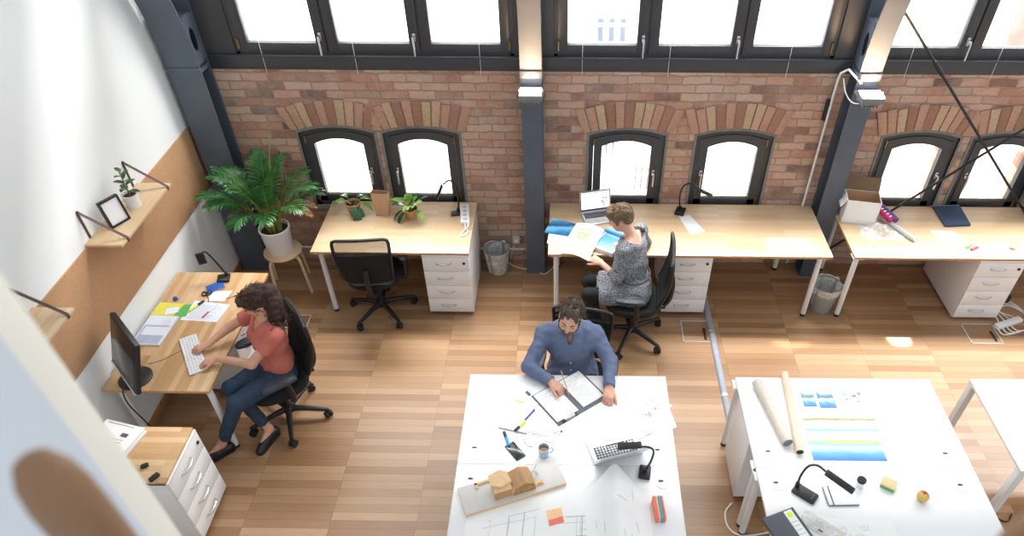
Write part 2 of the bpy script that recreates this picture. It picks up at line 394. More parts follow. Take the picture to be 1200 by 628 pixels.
def bez(pts, n=16):
    # Catmull-Rom through the points
    P = [Vector(p) for p in pts]; P = [P[0] * 2 - P[1]] + P + [P[-1] * 2 - P[-2]]; out = []
    for i in range(1, len(P) - 2):
        for k in range(n):
            t = k / n; a, b, c, d = P[i - 1:i + 3]
            out.append(.5 * ((2 * b) + (c - a) * t + (2 * a - 5 * b + 4 * c - d) * t * t + (3 * b - a - 3 * c + d) * t ** 3))
    out.append(P[-2]); return out
# ================================================================ setting
WX0, WX1, WY, WZ = -3.114, 6.2, .84, 2.03
o = MB().box((1.5, -2.0, -.05), (9.6, 5.9, .1)).make('floor', 'floor', smooth=False); tag(o, kind='structure')
o = MB().box((WX0 - .1, -2.2, 2.2), (.2, 6.9, 4.6)).make('wall_left', 'plaster', smooth=False); tag(o, kind='structure')
o = MB().span((WX0, -4.2, 0), (WX0 + .018, .82, .085), .003).make('baseboard_left', 'skirting'); tag(o, kind='structure')
# brick wall with six arched openings
WINS = [-2.225, -1.462, .4, 1.365, 3.03, 3.83]; WW = .686; Z0, ZS, ZR = .66, 1.445, .055
def arch_z(u): return ZS + ZR * (1 - (2 * u - 1) ** 2)
def brick_wall():
    m = MB(); xs = WX0 - .1; TH = .34
    t = bmesh.new()
    def quad(x0, x1, a0, a1, b0, b1):  # front face from z=a to z=b
        v = [t.verts.new(p) for p in ((x0, WY, a0), (x1, WY, a1), (x1, WY, b1), (x0, WY, b0))]; t.faces.new(v)
    for i, x in enumerate(WINS):
        quad(xs, x, 0, 0, WZ, WZ); quad(x, x + WW, 0, 0, Z0, Z0)
        for k in range(12):
            u0, u1 = k / 12, (k + 1) / 12; quad(x + WW * u0, x + WW * u1, arch_z(u0), arch_z(u1), WZ, WZ)
        xs = x + WW
    quad(xs, WX1, 0, 0, WZ, WZ)
    bmesh.ops.remove_doubles(t, verts=t.verts, dist=1e-5)
    r = bmesh.ops.extrude_face_region(t, geom=t.faces[:]); bmesh.ops.translate(t, vec=(0, TH, 0), verts=[v for v in r['geom'] if isinstance(v, bmesh.types.BMVert)])
    bmesh.ops.recalc_face_normals(t, faces=t.faces)
    return m._take(t).make('wall_back', 'brick', smooth=False)
wb = tag(brick_wall(), kind='structure')
rnd = random.Random(3)
for i, x in enumerate(WINS):
    # fan of bricks on end above the opening
    m = MB(); n = 11; cx = x + WW / 2; cz = ZS - 1.05
    a0, a1 = math.atan2(ZS - .0 - cz, -WW / 2 - .05), math.atan2(ZS - cz, WW / 2 + .05)
    for k in range(n):
        b0 = a0 + (a1 - a0) * (k + .06) / n; b1 = a0 + (a1 - a0) * (k + .94) / n
        def rad(a):
            c_ = math.cos(a); xx = c_ * 1.11; u = min(1, max(0, (xx + WW / 2) / WW)); return (arch_z(u) + .028 - cz) / math.sin(a)
        r1 = .235 + rnd.uniform(-.012, .012)
        P = [(cx + math.cos(a) * rr, cz + math.sin(a) * rr) for a, rr in ((b0, rad(b0)), (b0, rad(b0) + r1), (b1, rad(b1) + r1), (b1, rad(b1)))]
        m.prism(P, .02 + rnd.uniform(0, .006), Matrix.Translation((0, WY + .004, 0)) @ Matrix.Rotation(R(90), 4, 'X'), .004)
    m.make('brick_arch', 'voussoir', wb)
    # mortar bed behind the fan
    P = [(x - .06, ZS + .02), (x - .1, ZS + .24)] + [(x + WW * k / 8, arch_z(k / 8) + .26) for k in range(9)] + [(x + WW + .1, ZS + .24), (x + WW + .06, ZS + .02)] + [(x + WW * k / 8, arch_z(k / 8) + .02) for k in range(8, -1, -1)]
    MB().prism(P, .010, Matrix.Translation((0, WY + .004, 0)) @ Matrix.Rotation(R(90), 4, 'X')).make('arch_mortar', 'mortar', wb, smooth=False)
    # cement reveal round the opening and the sloping sill
    m = MB()
    def ring(out_, in_, y0, y1, zb):
        def path(e):
            return [(x - e, zb)] + [(x - e + (WW + 2 * e) * k / 12, arch_z(k / 12) + e) for k in range(13)] + [(x + WW + e, zb)]
        A, B = path(out_), path(in_); t = bmesh.new(); vs = []
        for (p, q) in zip(A, B):
            vs.append([t.verts.new((p[0], y0, p[1])), t.verts.new((q[0], y0, q[1])), t.verts.new((q[0], y1, q[1])), t.verts.new((p[0], y1, p[1]))])
        for a, b in zip(vs, vs[1:]):
            for k in range(4): t.faces.new((a[k], a[(k + 1) % 4], b[(k + 1) % 4], b[k]))
        t.faces.new(vs[0]); t.faces.new(vs[-1][::-1]); bmesh.ops.recalc_face_normals(t, faces=t.faces); return t
    m._take(ring(.022, 0, WY - .008, WY + .1, Z0)); m.span((x - .04, WY - .03, Z0 - .05), (x + WW + .04, WY + .1, Z0 - .005), .006)
    m.make('window_reveal', 'cement', wb)
    win = thing('window_%d' % (i + 1), None, None); tag(win, kind='structure')
    m = MB(); m._take(ring(0, -.042, WY + .016, WY + .085, Z0)); m.span((x + .002, WY + .016, Z0), (x + WW - .002, WY + .085, Z0 + .045), .004); m.make('window_frame', 'frame', win)
    m = MB(); e = -.046; f = -.118
    m._take(ring(e, f, WY + .006, WY + .06, Z0 + .05)); m.span((x + .047, WY + .006, Z0 + .05), (x + WW - .047, WY + .06, Z0 + .118), .006); m.make('sash', 'frame', win)
    MB().prism([(x + .1, Z0 + .1), (x + WW - .1, Z0 + .1)] + [(x + WW * u, arch_z(u) - .1) for u in [1 - .146 - k * (.708 / 8) for k in range(9)]], .006, Matrix.Translation((0, WY + .04, 0)) @ Matrix.Rotation(R(90), 4, 'X')).make('pane', 'pane', win, smooth=False)
    side = 1 if i in (0, 2, 4) else 0
    hx = x + WW - .082 if side else x + .082; hz = 1.06
    m = MB(); m.box((hx, WY - .001, hz), (.026, .012, .065), .005); m.tube([(hx, WY - .004, hz + .012), (hx, WY - .045, hz + .012), (hx, WY - .05, hz - .005), (hx, WY - .05, hz - .12)], .009, 10); m.make('handle', 'chrome', win)
    kx = x + .045 if side else x + WW - .045
    for kz in (Z0 + .1, ZS - .07): MB().cyl((kx, WY + .004, kz - .035), (kx, WY + .004, kz + .035), .008, n=10).make('hinge', 'brass', win)
# tall windows above the brickwork, three bays of three sashes
o = MB().span((WX0, WY + .0, WZ), (WX1, WY + .3, WZ + .125), .006).make('trim_1', 'frame'); tag(o, kind='structure')
o = MB().span((WX0, WY - .025, WZ + .115), (WX1, WY + .06, WZ + .13), .003).make('trim_2', 'frame'); tag(o, kind='structure')
BAYS = [(-2.555, -.245), (.085, 2.395), (2.72, 5.02)]; ZB, ZT = WZ + .13, 4.0
for bi, (xa, xb) in enumerate(BAYS):
    win = thing('window_%d' % (7 + bi), None, None); tag(win, kind='structure')
    pw = (xb - xa) / 3
    m = MB(); m.span((xa, WY + .012, ZB), (xa + .03, WY + .1, ZT)); m.span((xb - .03, WY + .012, ZB), (xb, WY + .1, ZT)); m.span((xa, WY + .012, ZT - .06), (xb, WY + .1, ZT)); m.span((xa, WY + .012, ZB), (xb, WY + .1, ZB + .02))
    for k in (1, 2): m.span((xa + pw * k - .006, WY + .02, ZB), (xa + pw * k + .006, WY + .1, ZT))
    m.make('window_frame', 'frame', win)
    for k in range(3):
        x0 = xa + pw * k + (.03 if k == 0 else .008); x1 = xa + pw * (k + 1) - (.03 if k == 2 else .008); b = .083; z0 = ZB + .022; z1 = ZT - .065
        m = MB(); m.span((x0, WY + .002, z0), (x0 + b, WY + .065, z1), .006); m.span((x1 - b, WY + .002, z0), (x1, WY + .065, z1), .006); m.span((x0 + b - .006, WY + .003, z0), (x1 - b + .006, WY + .064, z0 + .075), .006); m.span((x0 + b - .006, WY + .003, z1 - .075), (x1 - b + .006, WY + .064, z1), .006)
        s = m.make('sash', 'frame', win)
        MB().span((x0 + b - .01, WY + .03, z0 + .065), (x1 - b + .01, WY + .036, z1 - .065)).make('pane', 'pane', s, smooth=False)
        if k < 2:
            hx = x1 - b * .42; hz = z0 + .13
            m = MB(); m.box((hx, WY - .004, hz), (.026, .012, .07), .005); m.tube([(hx, WY - .008, hz + .012), (hx, WY - .05, hz + .012), (hx, WY - .055, hz - .01), (hx, WY - .055, hz - .135)], .0095, 10); m.make('handle', 'chrome', s)
        if k in (0, 2):
            kx = x0 + .006 if k == 0 else x1 - .006
            MB().cyl((kx, WY - .004, z0 + .03), (kx, WY - .004, z0 + .11), .009, n=10).make('hinge', 'brass', s)
# dark boxed posts between the bays, behind the steel columns
for k, (xa, xb) in enumerate([(WX0, -2.555), (-.245, .085), (2.395, 2.72)]):
    o = MB().span((xa, WY - .004, WZ + .13), (xb, WY + .14, ZT), .006).make('trim_%d' % (3 + k), 'frame'); tag(o, kind='structure')
o = MB().span((WX0, WY, ZT), (WX1, WY + .1, 4.2)).make('trim_6', 'frame', smooth=False); tag(o, kind='structure')
# white upright close to the camera
o = MB().span((-1.9, -3.878, 0), (-.935, -3.79, 4.75), .004).make('wall_front', ['shadewhite', 'litwhite']); tag(o, kind='structure')
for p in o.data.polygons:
    if p.normal.x > .6: p.material_index = 1  # side face takes the tone with the window light painted in
# opposite building
nb = thing('neighbouring_building', 'bright overexposed white building across the street, seen through the windows', 'building', (0, 12, -12))
MB().span((-22, 0, 0), (26, .6, 15)).make('facade', 'facade', nb, smooth=False)
MB().span((10.6, -.1, 8.4), (22, 0, 14)).make('brick_facade', 'facadebrick', nb, smooth=False)
for (x0, x1, z0, z1) in ((.82, 1.62, -2.15, -1.5), (.98, 1.5, -5.2, -4.2), (2.0, 2.5, -6.3, -5.5)):
    f = MB().span((x0, -.06, z0 + 12), (x1, .02, z1 + 12)).make('window', 'facade', nb, smooth=False)
    m = MB(); nx = 3
    for a in range(nx):
        w_ = (x1 - x0) / nx; m.span((x0 + a * w_ + .06, -.075, z0 + 12.05), (x0 + (a + 1) * w_ - .06, -.06, z0 + 12 + (z1 - z0) * .62)); m.span((x0 + a * w_ + .06, -.075, z0 + 12 + (z1 - z0) * .74), (x0 + (a + 1) * w_ - .06, -.06, z1 + 11.95))
    m.make('pane', 'facadeglass', f, smooth=False)

# ---------------------------------------------------------------- steel columns
def steel_column(cx, label, w=.178):
    r = thing('steel_column', label, 'column', (cx, 0, 0)); yf = .64
    def yc(z): return yf if z < 2.13 else yf - .262 * (z - 2.13) ** 2
    zs = [0, 1, 2.13] + [2.13 + .1 * k for k in range(1, 14)]
    def sheet(x0, x1, fy, th, z_):
        m = MB(); t = bmesh.new(); rows = []
        for z in z_: rows.append([t.verts.new((x0, fy(z), z)), t.verts.new((x1, fy(z), z)), t.verts.new((x1, fy(z) + th, z)), t.verts.new((x0, fy(z) + th, z))])
        for a, b in zip(rows, rows[1:]):
            for k in range(4): t.faces.new((a[k], a[(k + 1) % 4], b[(k + 1) % 4], b[k]))
        t.faces.new(rows[0][::-1]); t.faces.new(rows[-1]); bmesh.ops.recalc_face_normals(t, faces=t.faces); m._take(t); return m
    sheet(-w / 2, w / 2, yc, .014, zs).make('front_flange', 'steel', r)
    MB().span((-w / 2, .812, 0), (w / 2, .828, 3.4)).make('rear_flange', 'steel', r)
    # web with an oval opening above the stiffener and an open wedge over it
    prof = []
    m = MB(); t = bmesh.new(); y0 = lambda z: yc(z) + .012; cz, cy, rz, ry = 2.33, .715, .095, .042
    m.span((-.007, .65, 0), (.007, .815, 2.13))
    n = 24; outer = []; inner = []
    for k in range(n):
        a = 2 * math.pi * k / n; inner.append((cy + ry * math.cos(a), cz + rz * math.sin(a)))
        dy, dz = math.cos(a), math.sin(a); s_ = min((.1 / abs(dy)) if abs(dy) > 1e-6 else 9, (.2 / abs(dz)) if abs(dz) > 1e-6 else 9)
        y_ = cy + dy * s_; z_ = cz + dz * s_; outer.append((max(yc(z_) + .01, min(.815, y_)), z_))
    for sx in (-w / 2 + .006, -w / 2 + .014, w / 2 - .014, w / 2 - .006):
        A = [t.verts.new((sx, *p)) for p in inner]; B = [t.verts.new((sx, *p)) for p in outer]
        for k in range(n): t.faces.new((A[k], A[(k + 1) % n], B[(k + 1) % n], B[k]))
    bmesh.ops.recalc_face_normals(t, faces=t.faces); m._take(t); m.make('web', 'steel', r, smooth=False)
    # upper edge strips bounding the open wedge
    m = MB()
    for a, b in (((2.53, yc(2.53) + .012), (2.9, .812)),): m.tube([(0, a[1], a[0]), (0, b[1], b[0])], .012, 6)
    m.span((-w / 2, .64, 2.5), (w / 2, .815, 2.512)); m.make('brace_plate', 'steel', r)
    m = MB(); m.span((-w / 2, .645, 2.075), (w / 2, .82, 2.1), .003); m.span((-w / 2 - .004, yf - .012, 2.06), (w / 2 + .004, yf + .003, 2.125), .004)
    for bx in (-.05, .05): m.cyl((bx, .72, 2.1), (bx, .72, 2.112), .012, n=6)
    m.make('stiffener_plate', 'steel', r)
    MB().span((-w / 2 - .01, .63, 0), (w / 2 + .01, .83, .012), .002).make('base_plate', 'steel', r)
    return r
steel_column(-2.937, 'blue-grey steel column standing in the corner against the white wall', .27)
steel_column(-.1, 'blue-grey steel column in the middle, between the palm-side desk and the long desk')
steel_column(2.652, 'blue-grey steel column on the right with a thin pipe running up beside it')
def floodlight(x, label):
    r = thing('floodlight', label, 'floodlight', (x, .515, 2.0))
    m = MB(); m.box((0, 0, -.022), (.188, .15, .045), .008); m.box((0, .01, -.06), (.15, .1, .04), .01)
    for k in range(6): m.box((-.06 + k * .024, .0, -.085), (.006, .08, .02))
    m.make('housing', 'grey', r); MB().box((0, -.003, .006), (.176, .135, .012), .003).make('glass', 'lampglow', r)
    m = MB()
    for s in (-1, 1): m.box((s * .098, .02, -.02), (.006, .03, .07), .002)
    m.box((0, .1, -.02), (.2, .03, .03), .002); m.make('bracket', 'chrome', r)
    l = bpy.data.lights.new('floodlight_beam', 'AREA'); l.size = .15; l.energy = 7 if x < 1 else 12; l.color = (1, .62, .33); l.spread = R(110)
    lo = bpy.data.objects.new('floodlight_beam', l); COL.objects.link(lo); lo.parent = r; lo.location = (0, 0, .018); lo.rotation_euler = (R(180), 0, 0)
floodlight(-.1, 'small lit floodlight pointing up on the middle steel column')
floodlight(2.655, 'small lit floodlight pointing up on the right steel column')
# bracing rods crossing in front of the right-hand windows
def rod(name, a, b, label, joint=None):
    r = thing(name, label, 'rod', a); d = Vector(b) - Vector(a)
    MB().tube([(0, 0, 0), d], .011, 10).make('rod', 'dark', r)
    if joint: 
        q = d * joint; u = d.normalized(); MB().cyl(q - u * .075, q + u * .075, .018, n=12).make('turnbuckle', 'dark', r)
rod('bracing_rod', (2.72, .66, 2.66), (5.2, .68, .035), 'steel bracing rod slanting down to the right from the right steel column', .19)
rod('bracing_rod', (2.71, .70, .2), (5.2, .70, 2.66), 'steel bracing rod rising to the right in front of the arched windows')
m = MB(); m.tube([(2.46, .79, .05), (2.46, .79, 2.0), (2.47, .79, 2.06), (2.52, .77, 2.1), (2.58, .6, 2.06)], .011, 10)
tag(m.make('conduit_pipe', 'whitemetal'), 'thin white pipe climbing the left side of the right steel column', 'pipe')
m = MB(); m.tube(bez([(2.50, .78, 2.02), (2.52, .70, 1.93), (2.57, .62, 1.88), (2.66, .58, 1.90), (2.68, .55, 1.93)]), .005, 6)
tag(m.make('lamp_cable', 'lace'), 'loose pale cable hanging below the right floodlight', 'cable')
m = MB(); m.box((2.44, .81, 1.72), (.035, .04, .2), .012); m.box((2.438, .786, 1.78), (.02, .01, .04), .004); tag(m.make('cable_box', 'dark'), 'small black box on the brick beside the right steel column', 'box')
m = MB()
m.tube([(-2.7, .825, .16), (-.22, .825, .16)], .012, 8); m.tube([(.02, .825, .16), (2.5, .825, .16)], .012, 8)
for k in range(9): m.box((-2.6 + k * .6, .832, .16), (.02, .02, .03), .003)
tag(m.make('wall_conduit', 'whitemetal'), 'white conduit running along the foot of the brick wall', 'conduit')
s = thing('wall_socket', 'grey socket box low on the brick wall beside the middle column', 'socket', (-.3, .835, .285))
MB().box((0, -.02, 0), (.075, .045, .085), .008).make('socket_box', 'wrap', s); MB().cyl((0, -.046, 0), (0, -.04, 0), .022, n=16).make('socket_face', 'white', s)
# thin white cords that hang in front of the tall windows
for k, (x, zt) in enumerate([(-2.34, 2.26), (-1.57, 2.26), (-.53, 2.26), (.32, 2.25), (1.04, 2.25), (2.03, 2.25), (3.02, 2.25), (3.74, 2.25)]):
    m = MB(); m.tube([(x, WY - .014, ZT - .1), (x, WY - .016, 2.0)], .0018, 5)
    lab = ['leftmost blind cord, at the left of the window nearest the white wall', 'blind cord on the middle sash of the left tall window', 'blind cord on the right sash of the left tall window', 'blind cord on the left sash of the middle tall window', 'blind cord on the middle sash of the middle tall window', 'blind cord on the right sash of the middle tall window', 'blind cord just right of the right steel column', 'rightmost blind cord, on the right tall window'][k]
    tag(m.make('blind_cord', 'lace'), lab, 'cord', 'blind cords on the tall windows')
# ---------------------------------------------------------------- left wall
o = MB().span((WX0, -2.6, .972), (WX0 + .012, .752, 1.578), .002).make('cork_board', 'cork'); tag(o, 'long brown cork board strip along the white left wall', 'cork board')
def shelf(y0, y1, label, straps):
    r = thing('wall_shelf', label, 'shelf', (WX0, 0, 1.6)); dp = .262
    MB().span((.001, y0, -.02), (dp, y1, 0), .002).make('board', 'pine', r)
    for ys in straps:
        m = MB(); hw = .011
        def band(a, b): 
            a = Vector(a); b = Vector(b); t = bmesh.new(); nrm = Vector((0, 1, 0)).cross((b - a).normalized()) * .003
            v = [t.verts.new(p) for p in (a + Vector((0, -hw, 0)), a + Vector((0, hw, 0)), b + Vector((0, hw, 0)), b + Vector((0, -hw, 0)))]
            u = [t.verts.new(x.co + nrm) for x in v]; t.faces.new(v); t.faces.new(u[::-1])
            for k in range(4): t.faces.new((v[k], u[k], u[(k + 1) % 4], v[(k + 1) % 4]))
            bmesh.ops.recalc_face_normals(t, faces=t.faces); m._take(t)
        band((.004, ys, .215), (dp + .004, ys, .006)); band((.004, ys, .215), (.004, ys, -.004)); band((dp + .003, ys, .006), (dp + .003, ys, -.024)); band((dp + .003, ys, -.024), (.003, ys, -.024))
        st = m.make('strap', 'leather', r)
        MB().ball((.008, ys, .214), .009, n=10).make('stud', 'leather', st)
shelf(-1.045, -.258, 'pale pine wall shelf on leather straps holding a plant and a picture frame', (-.965, -.315))
shelf(-2.45, -1.682, 'pale pine wall shelf at the left edge, half hidden by the white upright', (-2.37, -1.752))
# picture frame on the shelf
r = thing('picture_frame', 'black picture frame with white picture leaning on the wall shelf', 'frame', (-2.965, -.8, 1.6), 62)
m = MB(); T = Matrix.Translation((0, .02, 0)) @ Matrix.Rotation(R(-8), 4, 'X')
for a, b in (((-.075, -.015, 0), (-.062, .015, .2)), ((.062, -.015, 0), (.075, .015, .2)), ((-.075, -.015, 0), (.075, .015, .013)), ((-.075, -.015, .187), (.075, .015, .2))): m.span(a, b, .002)
m.span((-.075, .008, 0), (.075, .015, .2)); fr = m.make('frame', 'black', r); fr.matrix_local = T
pc = MB().span((-.063, -.004, .012), (.063, .0, .188)).make('picture', 'paper', r); pc.matrix_local = T
# rubber plant in a white pot
r = thing('rubber_plant', 'small dark green rubber plant in a white pot on the wall shelf', 'potted plant', (-2.985, -.57, 1.6))
MB().lathe([(.03, 0), (.05, 0), (.056, .1), (.056, .105), (.05, .105), (.048, .085)], n=28).make('pot', 'pot', r); MB().lathe([(.001, .088), (.05, .086)], cap=False).make('soil', 'soil', r)
MB().tube(bez([(0, 0, .085), (.004, 0, .15), (0, .006, .22), (-.01, .02, .29)], 5), [.005] * 16, 6).make('stem', 'palmstem', r)
rr = random.Random(5)
def leaf_blade(m, base, d, L, W, droop=.3, nseg=6, up=Vector((0, 0, 1)), fold=.12):
    d = Vector(d).normalized(); side = d.cross(up); side = side.normalized() if side.length > 1e-4 else Vector((1, 0, 0)); nn = side.cross(d)
    t = bmesh.new(); rows = []
    for i in range(nseg + 1):
        s = i / nseg; w_ = W * (math.sin(math.pi * min(1, s * .93 + .05)) ** .75) if nseg > 2 else W
        c = Vector(base) + d * (L * s) - Vector((0, 0, 1)) * (droop * L * s * s)
        rows.append([t.verts.new(c - side * w_ / 2 + nn * w_ * fold), t.verts.new(c), t.verts.new(c + side * w_ / 2 + nn * w_ * fold)])
    for a, b in zip(rows, rows[1:]):
        for k in (0, 1): t.faces.new((a[k], a[k + 1], b[k + 1], b[k]))
    m._take(t)
for k in range(11):
    a = k * 2.4; z = .12 + .017 * k; m = MB(); leaf_blade(m, (0, .003 * k - .005, z), (math.cos(a), math.sin(a), .35 + .05 * k), .1 - .004 * k, .05 - .002 * k, .25); m.make('leaf', 'leafdark', r)
# ================================================================ furniture
def desk(name, label, cat, x0, x1, y0, y1, top='oak', legs=(), zt=.74, square=False, edge='oakedge', group=None, grommets=(), beam=True):
    cx, cy = (x0 + x1) / 2, (y0 + y1) / 2; r = thing(name, label, cat, (cx, cy, 0), 0, group)
    a, b = (x1 - x0) / 2, (y1 - y0) / 2
    if edge:
        m = MB(); m.span((-a, -b, zt - .025), (a, b, zt), .0015)
        o = m.make('top', [top, edge], r)
        for p in o.data.polygons:
            if abs(p.normal.z) < .5: p.material_index = 1
    else: MB().span((-a, -b, zt - .025), (a, b, zt), .003).make('top', top, r)
    for lx, ly in legs:
        m = MB(); lx -= cx; ly -= cy
        if square: m.span((lx - .025, ly - .025, .02), (lx + .025, ly + .025, zt - .025), .004)
        else: m.cyl((lx, ly, .03), (lx, ly, zt - .025), .024, n=18); m.box((lx, ly, zt - .03), (.09, .09, .01), .002)
        l = m.make('leg', 'whitemetal', r); MB().cyl((lx, ly, 0), (lx, ly, .03), .022, .024, n=16).make('foot', 'dark', l)
    if beam:
        m = MB(); i = .08
        for yy in (-b + i, b - i): m.span((-a + i, yy - .02, zt - .06), (a - i, yy + .02, zt - .025), .003)
        for xx in (-a + i, a - i): m.span((xx - .02, -b + i, zt - .06), (xx + .02, b - i, zt - .025), .003)
        m.make('frame_rail', 'whitemetal', r)
    for gx, gy in grommets:
        m = MB(); m.cyl((gx - cx, gy - cy, zt - .01), (gx - cx, gy - cy, zt + .003), .04, n=28); g = m.make('grommet', 'white', r)
        MB().box((gx - cx - .012, gy - cy + .018, zt + .003), (.03, .014, .003), .001).make('cable_slot', 'dark', g)
    return r
desk('oak_desk', 'oak-topped desk by the wall with two small potted plants and a paper bag on it', 'desk', -2.05, -.655, 0, .8, 'oak', [(-1.98, .05), (-1.98, .74), (-1.12, .74)])
desk('oak_desk', 'long oak-topped desk in the middle with the silver laptop and colourful prints', 'desk', .044, 2.54, 0, .8, 'oak', [(.115, .05), (.115, .74), (2.45, .05), (2.33, .74), (1.29, .74)])
desk('oak_desk', 'oak-topped desk on the right carrying a white box and a blue cloth folder', 'desk', 2.73, 5.2, 0, .8, 'oak', [(2.77, .05), (2.80, .74), (5.1, .05), (5.1, .74)])
desk('oak_desk', 'oak-topped desk along the white left wall with the black monitor on it', 'desk', -3.09, -2.325, -1.615, -.295, 'oakY', [(-2.375, -1.54), (-2.375, -.36), (-3.02, -1.54), (-3.02, -.36)])
wl = dict(top='white', edge=None, square=False)
desk('white_desk', 'white desk where the man in the blue shirt sits writing', 'desk', -.485, .935, -2.197, -1.42, legs=[(-.42, -1.47), (.87, -1.47), (-.42, -2.15), (.87, -2.15)], grommets=[(-.375, -2.09), (.83, -2.09)], **wl)
desk('white_desk', 'white desk at the front edge under the building model and floor plans', 'desk', -.485, .935, -2.98, -2.2, legs=[(-.42, -2.25), (.87, -2.25), (-.42, -2.93), (.87, -2.93)], grommets=[(-.375, -2.33), (.83, -2.33)], **wl)
desk('white_desk', 'white desk with two cardboard tubes and blue landscape prints', 'desk', 1.44, 2.84, -2.197, -1.42, legs=[(1.465, -1.465), (2.78, -1.465), (1.465, -2.17), (2.78, -2.15)], grommets=[(1.555, -2.09), (2.715, -2.09)], **wl)
desk('white_desk', 'white desk in the front with the apple and black folder on it', 'desk', 1.44, 2.84, -2.98, -2.2, legs=[(1.47, -2.235), (2.78, -2.25), (1.47, -2.93), (2.78, -2.93)], grommets=[(1.555, -2.33), (2.715, -2.33)], **wl)
desk('white_desk', 'bare white table cut off by the right edge of the photo', 'table', 3.14, 4.6, -2.2, -1.41, legs=[(3.168, -1.438), (3.168, -2.172), (4.57, -1.438), (4.57, -2.172)], top='white', edge=None, square=True, beam=False)
m = MB()
# drawer pedestals: front faces -Y locally
def pedestal(label, x0, x1, y0, y1, h, rz=0, top=None, lock=True, nd=4):
    cx, cy = (x0 + x1) / 2, (y0 + y1) / 2; r = thing('drawer_cabinet', label, 'drawer cabinet', (cx, cy, 0), rz)
    w, d = (x1 - x0) / 2, (y1 - y0) / 2
    if rz: w, d = d, w
    m = MB(); t = .018
    m.span((-w, -d + .02, .03), (-w + t, d, h), .002); m.span((w - t, -d + .02, .03), (w, d, h), .002); m.span((-w + t, d - t, .03), (w - t, d, h)); m.span((-w + t, -d + .02, .03), (w - t, d - t, .05)); m.span((-w, -d + .0, h - t), (w, d, h), .002)
    m.make('body', 'white', r)
    zs = [h - .02 - (h - .06) * k / nd for k in range(nd + 1)]
    for k in range(nd):
        dr = MB().span((-w + .002, -d, zs[k + 1] + .0025), (w - .002, -d + .02, zs[k] - .0025), .002).make('drawer', 'white', r)
        zc = (zs[k] + zs[k + 1]) / 2 + .015; xo = -.02
        m = MB(); m.tube(bez([(xo - .07, -d + .002, zc), (xo - .055, -d - .022, zc), (xo, -d - .03, zc), (xo + .055, -d - .022, zc), (xo + .07, -d + .002, zc)], 5), .0055, 8); m.make('handle', 'chrome', dr)
        if k == 0 and lock: MB().cyl((w - .045, -d - .008, zc), (w - .045, -d + .002, zc), .013, n=16).make('lock', 'black', dr)
    for sx in (-1, 1):
        for sy in (-1, 1): MB().cyl((sx * (w - .05), sy * (d - .06), 0), (sx * (w - .05), sy * (d - .06), .03), .018, n=12).make('foot', 'dark', r)
    if top: MB().span((-w - .002, -d + .012, h), (w + .002, d, h + .02), .002).make('top', top, r)
    return r
pedestal('white four-drawer cabinet under the right end of the plant desk', -1.075, -.66, .0, .74, .715)
pedestal('white four-drawer cabinet under the middle of the long oak desk, behind the woman in grey', 1.10, 1.505, .03, .73, .715)
pedestal('white four-drawer cabinet under the right-hand oak desk', 3.835, 4.245, .0, .74, .715)
pedestal('white drawer cabinet with a wooden top at the lower left beside the white upright', -3.09, -2.30, -2.365, -1.93, .715, 90, 'oakY')
pedestal('white drawer cabinet in the shade under the left wall desk', -3.0, -2.42, -.98, -.55, .62, 90, lock=False)
pedestal('white cabinet standing under the left side of the tube desk', 1.487, 1.9, -1.99, -1.51, .70, 180, lock=False)

